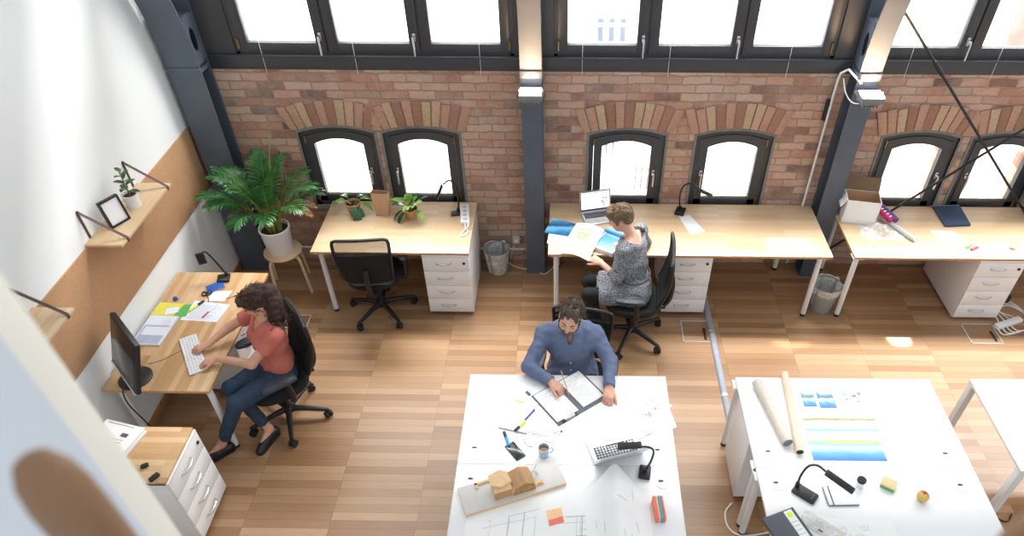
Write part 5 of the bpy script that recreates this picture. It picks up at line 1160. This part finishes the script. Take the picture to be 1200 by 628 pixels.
        for ax in range(3):
            a, b = [(1, 2), (2, 0), (0, 1)][ax]; A = [slice(None)] * 3; B = [slice(None)] * 3; A[ax] = slice(0, -1); B[ax] = slice(1, None)
            E = np.argwhere(S[tuple(A)] != S[tuple(B)]); E = E[(E[:, a] > 0) & (E[:, b] > 0)]; st = S[tuple(A)][tuple(E.T)]
            def g(da, db): z = E.copy(); z[:, a] -= da; z[:, b] -= db; return idx[tuple(z.T)]
            q = np.stack([g(1, 1), g(0, 1), g(0, 0), g(1, 0)], 1); q[~st] = q[~st][:, ::-1]; Q.append(q)
        Q = np.concatenate(Q); Q = Q[(Q >= 0).all(1)]
        for _ in range(relax):
            acc = np.zeros_like(P); n_ = np.zeros(len(P))
            for i in range(4):
                np.add.at(acc, Q[:, i], P[Q[:, (i + 1) % 4]] + P[Q[:, (i + 3) % 4]]); np.add.at(n_, Q[:, i], 2)
            P = P * .5 + .5 * acc / np.maximum(n_, 1)[:, None]
        me = bpy.data.meshes.new(name); me.vertices.add(len(P)); me.vertices.foreach_set('co', P.ravel()); me.loops.add(Q.size); me.loops.foreach_set('vertex_index', Q.ravel().astype(np.int32)); me.polygons.add(len(Q)); me.polygons.foreach_set('loop_start', (np.arange(len(Q)) * 4).astype(np.int32)); me.update(calc_edges=True); me.validate()
        me.materials.append(M[mat]); me.shade_smooth(); o = bpy.data.objects.new(name, me); COL.objects.link(o)
        if parent is not None: o.parent = parent
        return o
def nv(v): v = np.array(v, float); return v / np.linalg.norm(v)
class Frame:
    # head frame: f = where the face points, u = crown
    def __init__(s, c, yaw_dir, pitch, roll=0, sc=1.0):
        h = nv((yaw_dir[0], yaw_dir[1], 0)); r0 = np.array([h[1], -h[0], 0.]); up = np.array([0, 0, 1.]); p = R(pitch)
        f = h * math.cos(p) - up * math.sin(p); u = up * math.cos(p) + h * math.sin(p); q = R(roll)
        s.r = r0 * math.cos(q) - u * math.sin(q); s.u = u * math.cos(q) + r0 * math.sin(q); s.f = f; s.c = np.array(c, float); s.k = sc
    def __call__(s, x, y, z): return s.c + (s.r * x + s.f * y + s.u * z) * s.k
    def ax(s): return (s.r, s.f, s.u)
def head(S, H, neck_base, nr=.052, jaw=1.0):
    k = H.k; e = lambda c, r, kk=.02, op='u': S.ell(H(*c), np.array(r) * k, H.ax(), kk, op)
    e((0, -.012, .032), (.074, .093, .084)); e((0, .024, -.03), (.058 * jaw, .066, .086), .03); e((0, .052, -.092), (.03 * jaw, .032, .026), .03); e((0, .02, -.075), (.05 * jaw, .05, .035), .03)
    for s in (-1, 1):
        e((s * .036, .055, -.03), (.026, .028, .026), .02); S.cap(H(s * .012, .083, .016), H(s * .046, .066, .02), .011 * k, .01 * k, .014); e((s * .033, .092, -.002), (.017, .012, .011), .008, 's')
        e((s * .0765, -.008, -.012), (.008, .02, .031), .008); e((s * .081, -.006, -.010), (.005, .010, .018), .004, 's')
        S.cap(H(s * .007, .094, -.038), H(s * .014, .086, -.036), .009 * k, .007 * k, .006)
        e((s * .033, .078, -.004), (.0155, .012, .0105), .004)
    S.cap(H(0, .083, .012), H(0, .104, -.03), .008 * k, .0115 * k, .01); S.cap(H(0, .100, -.036), H(0, .088, -.04), .009 * k, .008 * k, .008)
    S.cap(H(-.02, .080, -.060), H(.02, .080, -.060), .0085 * k, None, .008); S.cap(H(-.016, .079, -.071), H(.016, .079, -.071), .009 * k, None, .007)
    S.cap(H(-.024, .089, -.0655), H(.024, .089, -.0655), .0022 * k, None, .003, 's')
    S.cap(H(0, -.02, -.06), neck_base, nr * k, nr * 1.12 * k, .035)
def face_parts(root, H, hair):
    m = MB(); 
    for s in (-1, 1): m.tube([Vector(H(s * x, y, z)) for x, y, z in ((.014, .0945, .0175), (.03, .0905, .0225), (.046, .0775, .02))], [.0035, .004, .0025], 6)
    m.make('eyebrow', hair, root)
    for s in (-1, 1):
        m = MB(); m.tube([Vector(H(s * (.033 + a), .0885 - abs(a) * .25, -.0085 + a * a * 6)) for a in (-.013, -.006, 0, .006, .013)], [.0012, .0022, .0026, .0022, .0012], 6); m.make('eyelash', hair, root)
    m = MB(); m.tube([Vector(H(x, .0885 - abs(x) * .25, -.0605 - x * x * 3)) for x in (-.021, -.01, 0, .01, .021)], [.002, .0042, .0045, .0042, .002], 8); m.tube([Vector(H(x, .0875 - abs(x) * .3, -.0705 + x * x * 4)) for x in (-.017, -.008, 0, .008, .017)], [.002, .0045, .005, .0045, .002], 8); m.make('lips', 'lip', root)
def hand(S, w, d, back, side, curl=(25, 30, 20), spread=1.0, thumb=35, L=.172, thumb_curl=18):
    # w wrist, d towards the fingers, back = normal of the hand's back, side=+1 when the thumb is on the d x back side
    d = nv(d); back = np.array(back, float); back = nv(back - d * (back @ d)); x = np.cross(d, back) * side; w = np.array(w, float); k = L / .172
    offs = [.027, .009, -.009, -.026]; ln = [(.040, .025, .020), (.045, .029, .021), (.042, .027, .021), (.033, .020, .018)]; kn = [.083, .086, .081, .074]
    for i in range(4):
        S.cap(w + x * offs[i] * .55 * k, w + (x * offs[i] + d * kn[i]) * k, .0135 * k, .0105 * k, .012)
    S.cap(w + d * .02 * k, w + d * .06 * k, .022 * k, .024 * k, .015, flat=.6, nrm=back)
    for i in range(4):
        p = w + (x * offs[i] + d * kn[i]) * k; ang = 0; a0 = R((1.5 - i) * 5 * spread); dd = d * math.cos(a0) + x * math.sin(a0); rr = [.0092, .0094, .0090, .0080][i] * k
        for j in range(3):
            ang += R(curl[j] * (1 + .08 * i)); q = dd * math.cos(ang) - back * math.sin(ang); e = p + q * ln[i][j] * k; S.cap(p, e, rr, rr * .9, .003 if j else .006); p = e; rr *= .9
    a = R(thumb); t0 = w + (x * .022 + d * .022) * k; td = d * math.cos(a) + x * math.sin(a) - back * .25; td = nv(td); p = t0 + td * .042 * k; S.cap(t0, p, .0145 * k, .0115 * k, .012)
    for j, l in enumerate((.032, .026)):
        td = nv(td * math.cos(R(thumb_curl)) + d * math.sin(R(thumb_curl)) - back * .12); e = p + td * l * k; S.cap(p, e, .0108 * k - .001 * j, .0098 * k - .0012 * j, .004); p = e
def torso(S, P, N, f, r, wd=1.0, dp=1.0, g=0.0, bust=0, hips=1.0, sh=None):
    # P pelvis centre, N base of the neck, f front, r right; g grows the surface (cloth)
    P, N, f, r = map(lambda v: np.array(v, float), (P, N, f, r)); u = nv(N - P); f = nv(f - u * (f @ u)); r = np.cross(f, u); L = np.linalg.norm(N - P); A = (r, f, u)
    S.ell(P + u * .0, (.165 * hips + g, .118 * dp + g, .12 + g), A, .05); S.ell(P + u * L * .32, (.128 * wd + g, .098 * dp + g, .15 + g), A, .06)
    S.ell(P + u * L * .62 + f * .008, (.15 * wd + g, .112 * dp + g, .16 + g), A, .06); S.ell(P + u * L * .82, (.14 * wd + g, .092 * dp + g, .09 + g), A, .05)
    if bust:
        for s in (-1, 1): S.ell(P + u * L * .62 + f * .085 + r * s * .065, (.06 + g * .6, .05 + g * .6, .06 + g * .6), A, .03)
    if sh is not None:
        for s in sh: S.cap(N - u * .045, s, .05 + g, .05 + g, .04)
def make_person_A():
    root = thing('person', 'person with a curly brown ponytail typing in a coral top and jeans', 'person', (0, 0, 0))
    f = nv((-.80, -.60, 0)); r = np.array([f[1], -f[0], 0]); P = np.array((-1.99, -1.205, .575)); N = np.array((-1.985, -1.175, 1.045)); H = Frame((-2.005, -1.165, 1.195), (-.86, -.5), 30, 0, .97)
    sR, sL = np.array((-2.105, -1.03, .985)), np.array((-1.888, -1.295, .985)); eR, eL = np.array((-2.325, -1.07, .86)), np.array((-2.055, -1.43, .83)); wR, wL = np.array((-2.465, -1.20, .795)), np.array((-2.35, -1.345, .795))
    hR, hL = P + r * .085 + f * .0 - np.array((0, 0, .02)), P - r * .085 - np.array((0, 0, .02)); kR, kL = np.array((-2.285, -1.43, .565)), np.array((-2.20, -1.565, .555)); aR, aL = np.array((-2.115, -1.455, .115)), np.array((-2.43, -1.60, .115))
    S = SDF((-2.78, -1.85, .0), (-1.72, -.92, 1.36), .0055)
    torso(S, P, N, f, r, .93, .92, -.012, 0, .98, (sR, sL))
    head(S, H, N, .046, .92)
    for s_, e_, w_ in ((sR, eR, wR), (sL, eL, wL)): S.cap(s_, e_, .043, .035, .03); S.cap(e_, w_, .036, .024, .02)
    hand(S, wR, (-.85, -.5, -.12), (0, 0, 1), 1, (22, 28, 22), 1.2, 32, .168); hand(S, wL, (-.92, -.28, -.12), (0, 0, 1), -1, (22, 28, 22), 1.2, 32, .168)
    for h_, k_, a_ in ((hR, kR, aR), (hL, kL, aL)): S.cap(h_, k_, .078, .05, .04); S.cap(k_, a_, .047, .031, .02)
    for a_, t_ in ((aR, aR + nv((-.35, -.95, 0)) * .16 - (0, 0, .085)), (aL, aL + nv((-.75, -.65, 0)) * .16 - (0, 0, .085))): S.cap(a_, t_, .03, .02, .02)
    S.make('body', 'skinA', root)
    # coral top
    S = SDF((-2.32, -1.6, .48), (-1.7, -.88, 1.12), .006); torso(S, P + np.array((0, 0, .07)), N - np.array((0, 0, .01)), f, r, .98, .96, .008, 1, .92, (sR, sL))
    for s_, e_ in ((sR, eR), (sL, eL)): S.cap(s_, s_ + (e_ - s_) * .55, .061, .058, .03, cutb=True)
    S.cut(P - np.array((0, 0, .005)), (0, 0, -1)); u = nv(N - P); S.ell(N + u * .035 + f * .045, (.07, .085, .085), (r, f, u), .008, 's'); S.ell(N + f * .105 - u * .01, (.032, .05, .085), (r, f, u), .01, 's'); S.ripple(.006, 34, 2); S.make('top', 'coral', root)
    # jeans
    S = SDF((-2.55, -1.8, .1), (-1.74, -.95, .76), .006); torso(S, P, N, f, r, .9, .92, .004, 0, 1.02); S.cut(P + np.array((0, 0, .12)), (0, 0, 1))
    for h_, k_, a_ in ((hR, kR, aR), (hL, kL, aL)): S.cap(h_, k_, .092, .064, .04); S.cap(k_, a_ + (k_ - a_) * .14, .062, .044, .02, cutb=True)
    S.ripple(.004, 50, 5); S.make('jeans', 'denim', root)
    for a_, d_ in ((aR, nv((-.30, -.95, 0))), (aL, nv((-.72, -.69, 0)))):
        S = SDF(a_ - (.30, .30, .13), a_ + (.25, .25, .06), .005); g0 = np.array((a_[0], a_[1], 0)); sd = np.array((d_[1], -d_[0], 0))
        S.cap(g0 - d_ * .035 + (0, 0, .05), g0 + d_ * .06 + (0, 0, .052), .04, .038, .02); S.cap(g0 + d_ * .06 + (0, 0, .042), g0 + d_ * .165 + (0, 0, .03), .036, .026, .03); S.cap(g0 + d_ * .08 + (0, 0, .03), g0 + d_ * .15 + (0, 0, .028), .042, .034, .02, flat=.6, nrm=(0, 0, 1))
        S.cap(g0 + d_ * .035 + (0, 0, .066), g0 + d_ * .125 + (0, 0, .042), .036, .032, .02); S.ell(a_ + d_ * -.005 + (0, 0, .03), (.036, .036, .05), None, .008, 's'); S.cut((0, 0, .008), (0, 0, -1)); sh_ = S.make('shoe', 'shoe', root)
        S = SDF(a_ - (.30, .30, .13), a_ + (.25, .25, 0), .005); S.cap(g0 - d_ * .035 + (0, 0, .0), g0 + d_ * .155, .04, .034, .01); S.cut((0, 0, .012), (0, 0, 1)); S.cut((0, 0, .001), (0, 0, -1)); S.make('sole', 'sole', sh_)
        m = MB()
        for k in range(4):
            c = g0 + d_ * (.05 + .018 * k) + (0, 0, .101 - .0065 * k); m.tube([Vector(c - sd * .02 - (0, 0, .012)), Vector(c + (0, 0, .002)), Vector(c + sd * .02 - (0, 0, .012))], .003, 6)
        m.make('laces', 'dark', sh_)
    # hair: swept back cap and a curly ponytail
    S = SDF(H(0, 0, 0) - (.26, .26, .3), H(0, 0, 0) + (.26, .26, .22), .0055)
    S.ell(H(0, -.018, .04), (.083, .098, .086), H.ax(), .02); S.ell(H(0, -.06, .0), (.072, .06, .08), H.ax(), .03); S.ell(H(0, .05, .095), (.06, .045, .03), H.ax(), .02)
    S.ell(H(0, .115, -.02), (.07, .075, .085), H.ax(), .015, 's'); 
    for s in (-1, 1): S.ell(H(s * .085, .03, -.04), (.03, .04, .05), H.ax(), .02, 's'); S.cap(H(s * .066, .045, .04), H(s * .072, .03, -.01), .012, .007, .015)
    T0 = H(.0, -.115, .045); S.cap(H(0, -.09, .05), T0, .03, .03, .02); TP = [T0, T0 + np.array((.035, .0, -.03)), T0 + np.array((.06, -.03, -.10)), T0 + np.array((.06, -.06, -.18)), T0 + np.array((.04, -.08, -.25))]
    for a, b, ra, rb in zip(TP, TP[1:], (.035, .052, .06, .05), (.052, .06, .05, .025)): S.cap(a, b, ra, rb, .03)
    S.ripple(.008, 60, 3); hr = S.make('hair', 'hairbrown', root); q = random.Random(5); m = MB()
    for k in range(170):
        i = q.randint(0, 3); t = q.random(); c = TP[i] * (1 - t) + TP[i + 1] * t; d = nv((q.gauss(0, 1), q.gauss(0, 1), q.gauss(0, .6))); a = c + d * .048; pts = []
        ph = q.uniform(0, 6); rad = q.uniform(.008, .014); e = nv(np.array((q.gauss(0, .4), q.gauss(0, .4), -1))); x = nv(np.cross(e, d)); y = np.cross(e, x); Ln = q.uniform(.07, .13)
        for j in range(18): s_ = j / 17; pts.append(Vector(a + d * .012 * s_ + e * Ln * s_ + (x * math.cos(ph + 13 * s_) + y * math.sin(ph + 13 * s_)) * rad))
        m.tube(pts, [.003] * 14 + [.0026, .002, .0014, .0008], 5)
    for k in range(90):
        a = q.uniform(0, 6.28); z = q.uniform(-.03, .1); c = H(.08 * math.cos(a) * math.sqrt(max(.1, 1 - (z / .13) ** 2)), -.02 + .09 * math.sin(a) * math.sqrt(max(.1, 1 - (z / .13) ** 2)), z + .02); 
        if (c - H.c) @ H.f > .055: continue
        d = nv(c - H.c); e = nv(-H.f + np.array((0, 0, -.4)) + .3 * np.array([q.gauss(0, 1) for _ in range(3)])); e = nv(e - d * (e @ d)); x = np.cross(e, d)
        m.tube([Vector(c + d * (.006 + .006 * math.sin(9 * s_)) + e * .07 * s_ + x * .008 * math.sin(11 * s_ + a)) for s_ in [j / 12 for j in range(13)]], [.0022] * 10 + [.0016, .0012, .0006], 5)
    m.make('curls', 'hairbrown', hr); m = MB(); m.tube([Vector(T0 + (H.r * math.cos(a) + H.u * math.sin(a)) * .036 + H.f * .012) for a in [k * .45 for k in range(14)]], .007, 8, closed=True); m.make('hair_tie', 'wrap', hr)
    face_parts(root, H, 'hairbrown'); return root
def make_person_C():
    root = thing('person', 'bearded person in a blue shirt writing at the white desk', 'person', (0, 0, 0))
    f = nv((-.05, -1, 0)); r = np.array([f[1], -f[0], 0]); P = np.array((.26, -1.20, .585)); N = np.array((.24, -1.19, 1.03)); H = Frame((.238, -1.275, 1.18), (-.2, -1), 8, -9, 1.0)
    sR, sL = np.array((.05, -1.18, .92)), np.array((.425, -1.18, .915)); eR, eL = np.array((-.058, -1.385, .80)), np.array((.525, -1.345, .815)); wR, wL = np.array((.105, -1.525, .785)), np.array((.518, -1.572, .785))
    hR, hL = P + r * .09 - (0, 0, .02), P - r * .09 - (0, 0, .02); kR, kL = np.array((.14, -1.50, .55)), np.array((.40, -1.50, .55)); aR, aL = np.array((.13, -1.46, .1)), np.array((.41, -1.46, .1))
    S = SDF((-.2, -1.85, 0), (.72, -.86, 1.36), .0055); torso(S, P, N, f, r, 1.08, 1.0, -.012, 0, 1.0, (sR, sL)); head(S, H, N, .058, 1.05)
    for s_, e_, w_ in ((sR, eR, wR), (sL, eL, wL)): S.cap(s_, e_, .048, .04, .03); S.cap(e_, w_, .04, .028, .02)
    hand(S, wR, (.62, -.52, -.05), (.1, .1, 1), 1, (48, 50, 35), .6, 30, .185, 30); hand(S, wL, (-.12, -.95, -.1), (.1, 0, 1), -1, (30, 40, 30), .8, 30, .185)
    for h_, k_, a_ in ((hR, kR, aR), (hL, kL, aL)): S.cap(h_, k_, .085, .055, .04); S.cap(k_, a_, .052, .035, .02); S.cap(a_, a_ + np.array((0, -.15, -.07)), .034, .025, .02)
    S.make('body', 'skinC', root)
    S = SDF((-.22, -1.66, .44), (.68, -.85, 1.16), .006); torso(S, P + np.array((0, 0, .03)), N, f, r, 1.16, 1.06, .014, 0, 1.06, (sR, sL)); S.ell(P + f * .05 + np.array((0, 0, -.01)), (.19, .15, .11), (r, f, np.array([0, 0, 1.])), .05); S.cut(P - (0, 0, .10), (0, 0, -1))
    for s_, e_, w_ in ((sR, eR, wR), (sL, eL, wL)): S.cap(s_, e_, .060, .056, .04); S.cap(e_, e_ + (w_ - e_) * .9, .056, .041, .02, cutb=True)
    u = nv(N - P); S.ell(N + u * .05 + f * .03, (.062, .07, .085), (r, f, u), .008, 's'); S.ell(N + f * .095 - u * .025, (.022, .05, .075), (r, f, u), .008, 's'); S.ripple(.008, 36, 11); sh_ = S.make('shirt', 'shirtblue', root)
    # collar, buttons and cuffs
    m = MB()
    for s in (-1, 1):
        def col(a, b, s=s):
            th = R(170 - 150 * a); rad = .074 + .016 * b; p = N + u * (.045 - .03 * b - .035 * a) + r * s * math.sin(th) * rad * (1.02) - f * math.cos(th) * rad * -1 * -1 + f * (.02 + .012 * b); return Vector(p)
        m.grid(col, 14, 4, .003)
    m.make('collar', 'shirtblue', sh_, angle=60); 
    m = MB(); z0 = N + f * .095 - u * .10
    for k in range(5):
        c = N - u * (.11 + .075 * k) + f * (.119 - (.012 if k == 0 else 0) + .004 * k); m.cyl(Vector(c), Vector(c + f * .006), .006, n=12)
    m.make('button', 'lace', sh_)
    m = MB()
    for e_, w_ in ((eR, wR), (eL, wL)):
        d = nv(w_ - e_); c = e_ + (w_ - e_) * .86; m.cyl(Vector(c - d * .025), Vector(c + d * .025), .044, .0425, 22)
    m.make('cuff', 'shirtblue', sh_)
    S = SDF((.0, -1.62, .06), (.55, -.86, .74), .008); torso(S, P, N, f, r, 1.0, .96, .002, 0, 1.0); S.cut(P + np.array((0, 0, .05)), (0, 0, 1))
    for h_, k_, a_ in ((hR, kR, aR), (hL, kL, aL)): S.cap(h_, k_, .098, .068, .04); S.cap(k_, a_, .066, .05, .02, cutb=True)
    S.make('trousers', 'trousers', root)
    for a_ in (aR, aL):
        S = SDF(a_ - (.1, .28, .12), a_ + (.1, .12, .04), .007); g0 = np.array((a_[0], a_[1], 0)); S.cap(g0 + (0, .03, .045), g0 + (0, -.16, .035), .042, .034, .02); S.cut((0, 0, .004), (0, 0, -1)); S.make('shoe', 'shoe', root)
    S = SDF(H.c - (.2, .2, .2), H.c + (.2, .2, .2), .0045); S.ell(H(0, -.016, .044), (.080, .097, .082), H.ax(), .02); S.ell(H(0, -.055, .0), (.073, .058, .075), H.ax(), .03); S.ell(H(0, .035, .104), (.058, .045, .028), H.ax(), .02)
    S.ell(H(0, .135, .0), (.09, .092, .098), H.ax(), .012, 's'); S.ell(H(0, -.03, -.10), (.12, .12, .05), H.ax(), .012, 's')
    for s in (-1, 1): S.ell(H(s * .088, .0, -.02), (.03, .038, .04), H.ax(), .012, 's'); S.cap(H(s * .07, .035, .03), H(s * .068, .028, -.03), .011, .008, .012)
    S.ripple(.012, 120, 7); hr = S.make('hair', 'hairdark', root); q = random.Random(9); m = MB()
    for k in range(150):
        a = q.uniform(0, 6.28); z = q.uniform(.2, 1); rr = math.sqrt(1 - z * z); n_ = np.array((.082 * rr * math.cos(a), -.022 + .095 * rr * math.sin(a), .044 + .086 * z)); 
        c = H(*n_)
        if n_[1] > .035: continue
        d = nv(c - H(0, -.014, .03)); e = nv(np.array([q.gauss(0, 1) for _ in range(3)]) + H.f * .6); e = nv(e - d * (e @ d)); x = np.cross(e, d)
        m.tube([Vector(c + d * (-.004 + .012 * math.sin(3.0 * s_)) + e * .045 * s_ + x * .012 * math.sin(6 * s_ + a)) for s_ in [j / 8 for j in range(9)]], [.0022] * 6 + [.0018, .0012, .0006], 5)
    m.make('curls', 'hairdark', hr)
    S = SDF(H.c - (.16, .2, .22), H.c + (.16, .16, .16), .0045); k_ = 1.0; S.ell(H(0, .026, -.068), (.0605, .066, .052), H.ax(), .02); S.ell(H(0, .054, -.094), (.035, .036, .029), H.ax(), .02)
    for s in (-1, 1): S.cap(H(s * .066, .02, -.02), H(s * .055, .035, -.075), .012, .016, .015)
    S.cap(H(-.026, .086, -.051), H(.026, .086, -.051), .007, None, .006); S.ell(H(0, .105, -.064), (.019, .03, .0095), H.ax(), .004, 's'); S.ell(H(0, .075, -.012), (.055, .07, .035), H.ax(), .01, 's'); S.ell(H(0, -.05, -.06), (.09, .06, .09), H.ax(), .01, 's'); S.ripple(.003, 200, 3); S.make('beard', 'beard', root)
    face_parts(root, H, 'hairdark'); return root, wR
def make_person_B():
    root = thing('person', 'person with short light brown hair in a grey speckled dress reading at the long desk', 'person', (0, 0, 0))
    f = nv((-.88, .47, 0)); r = np.array([f[1], -f[0], 0]); P = np.array((.81, -.235, .58)); N = np.array((.745, -.105, 1.045)); H = Frame((.648, -.085, 1.195), (-1, .08), 22, 0, .97)
    sR, sL = np.array((.835, .04, .975)), np.array((.672, -.245, .98)); eR, eL = np.array((.90, .13, .775)), np.array((.635, -.315, .75)); wR, wL = np.array((.715, .085, .80)), np.array((.500, -.150, .775))
    hf = nv((-1, -.05, 0)); hr_ = np.array([hf[1], -hf[0], 0]); hR, hL = P + hr_ * .085 - (0, 0, .02), P - hr_ * .085 - (0, 0, .02); kR, kL = np.array((.40, -.14, .56)), np.array((.395, -.315, .555)); aR, aL = np.array((.50, -.15, .1)), np.array((.49, -.33, .1))
    S = SDF((.22, -.6, 0), (1.08, .3, 1.36), .0055); torso(S, P, N, f, r, .9, .9, -.012, 0, 1.0, (sR, sL)); head(S, H, N, .044, .92)
    for s_, e_, w_ in ((sR, eR, wR), (sL, eL, wL)): S.cap(s_, e_, .04, .034, .03); S.cap(e_, w_, .034, .023, .02)
    hand(S, wR, (-.95, -.1, -.1), (0, .15, 1), 1, (25, 30, 20), .8, 25, .168); hand(S, wL, (-.75, .55, .05), (-.2, -.55, .8), -1, (35, 40, 25), .6, 30, .168)
    for h_, k_, a_ in ((hR, kR, aR), (hL, kL, aL)): S.cap(h_, k_, .078, .05, .04); S.cap(k_, a_, .045, .03, .02); S.cap(a_, a_ + np.array((-.14, 0, -.07)), .03, .022, .02)
    S.make('body', 'skinB', root)
    S = SDF((.25, -.6, .42), (1.1, .32, 1.14), .006); torso(S, P, N, f, r, .98, .97, .012, 1, 1.06, (sR, sL))
    S.cap(hL, hL + (kL - hL) * .78, .108, .088, .05, cutb=True); S.cap(hR, hR + (kR - hR) * .78, .108, .088, .05, cutb=True); S.cap((hL + hR) / 2, (hL + hR) / 2 + ((kL + kR) / 2 - (hL + hR) / 2) * .78, .1, .075, .05, cutb=True)
    for s_, e_, w_ in ((sR, eR, wR), (sL, eL, wL)): S.cap(s_, e_, .06, .052, .03); S.cap(e_, e_ + (w_ - e_) * .38, .052, .046, .02, cutb=True)
    S.cut((0, 0, .455), (0, 0, -1)); u = nv(N - P); S.ell(N + u * .025 - f * .045, (.13, .12, .10), (r, f, u), .008, 's'); S.ripple(.007, 30, 4); dr = S.make('dress', 'knit', root)
    m = MB(); 
    for s_ in (sL, sR):
        c = s_ + (N - s_) * .25; m.ball(Vector(c - f * .045 + (0, 0, .03)), .02, (1, 1, .8), 12)
    m.make('shoulder_cutout', 'dark', dr)
    c = P + (N - P) * .26; u_ = nv(N - P); m = MB(); m.tube([Vector(c + r * math.cos(a) * .158 + f * math.sin(a) * .128) for a in [k * .2618 for k in range(24)]], .005, 8, closed=True); m.make('belt_cord', 'slate', dr)
    S = SDF((.22, -.56, .06), (1.0, .02, .74), .008)
    for h_, k_, a_ in ((hR, kR, aR), (hL, kL, aL)): S.cap(h_, k_, .084, .06, .04); S.cap(k_, a_, .056, .04, .02, cutb=True)
    S.make('leggings', 'leggings', root)
    for a_ in (aR, aL):
        S = SDF(a_ - (.28, .1, .12), a_ + (.12, .1, .04), .007); g0 = np.array((a_[0], a_[1], 0)); S.cap(g0 + (.03, 0, .04), g0 + (-.15, 0, .03), .038, .03, .02); S.cut((0, 0, .004), (0, 0, -1)); S.make('shoe', 'shoe', root)
    S = SDF(H.c - (.2, .2, .2), H.c + (.2, .2, .2), .0045); S.ell(H(0, -.016, .044), (.081, .098, .084), H.ax(), .02); S.ell(H(0, -.06, .0), (.07, .052, .075), H.ax(), .03); S.ell(H(.0, .055, .09), (.064, .045, .035), H.ax(), .02); S.ell(H(-.02, .075, .055), (.045, .02, .03), H.ax(), .015)
    S.ell(H(0, .135, -.025), (.09, .07, .08), H.ax(), .012, 's'); S.ell(H(0, -.03, -.115), (.12, .12, .05), H.ax(), .012, 's')
    for s in (-1, 1): S.ell(H(s * .088, .004, -.02), (.03, .034, .036), H.ax(), .01, 's'); S.cap(H(s * .068, .035, .03), H(s * .07, .03, -.03), .011, .006, .012)
    S.ripple(.007, 90, 6); hr = S.make('hair', 'hairlight', root); q = random.Random(19); m = MB()
    for k in range(150):
        a = q.uniform(0, 6.28); z = q.uniform(-.2, 1); rr = math.sqrt(1 - z * z); c = H(.083 * rr * math.cos(a), -.016 + .1 * rr * math.sin(a), .044 + .087 * z)
        if (c - H.c) @ H.f > .06 and (c - H.c) @ H.u < .07: continue
        if abs((c - H.c) @ H.r) > .06 and (c - H.c) @ H.u < .02 and (c - H.c) @ H.f > -.03: continue
        d = nv(c - H(0, -.016, .03)); e = nv(H.f * (.8 if z > .5 else -.2) - H.u * (1 - z) + np.array([q.gauss(0, .3) for _ in range(3)])); e = nv(e - d * (e @ d))
        m.tube([Vector(c + d * (.002 + .004 * math.sin(3 * s_)) + e * .06 * (s_ - .4)) for s_ in [j / 6 for j in range(7)]], [.0015, .0022, .0022, .0022, .002, .0014, .0006], 5)
    m.make('strands', 'hairlight', hr); face_parts(root, H, 'hairlight'); return root
make_person_A(); pc_, wr_ = make_person_C(); make_person_B()
r = thing('pencil', 'brown pencil held in the right hand of the man in blue', 'pencil', (0, 0, 0)); a = Vector((.175, -1.50, .875)); b = Vector((.235, -1.625, .752)); d = (b - a).normalized()
MB().cyl(a, b - d * .02, .0038, n=10).make('barrel', 'kraft', r); MB().cyl(b - d * .02, b, .0038, .0006, n=10).make('tip', 'coralnote', r)
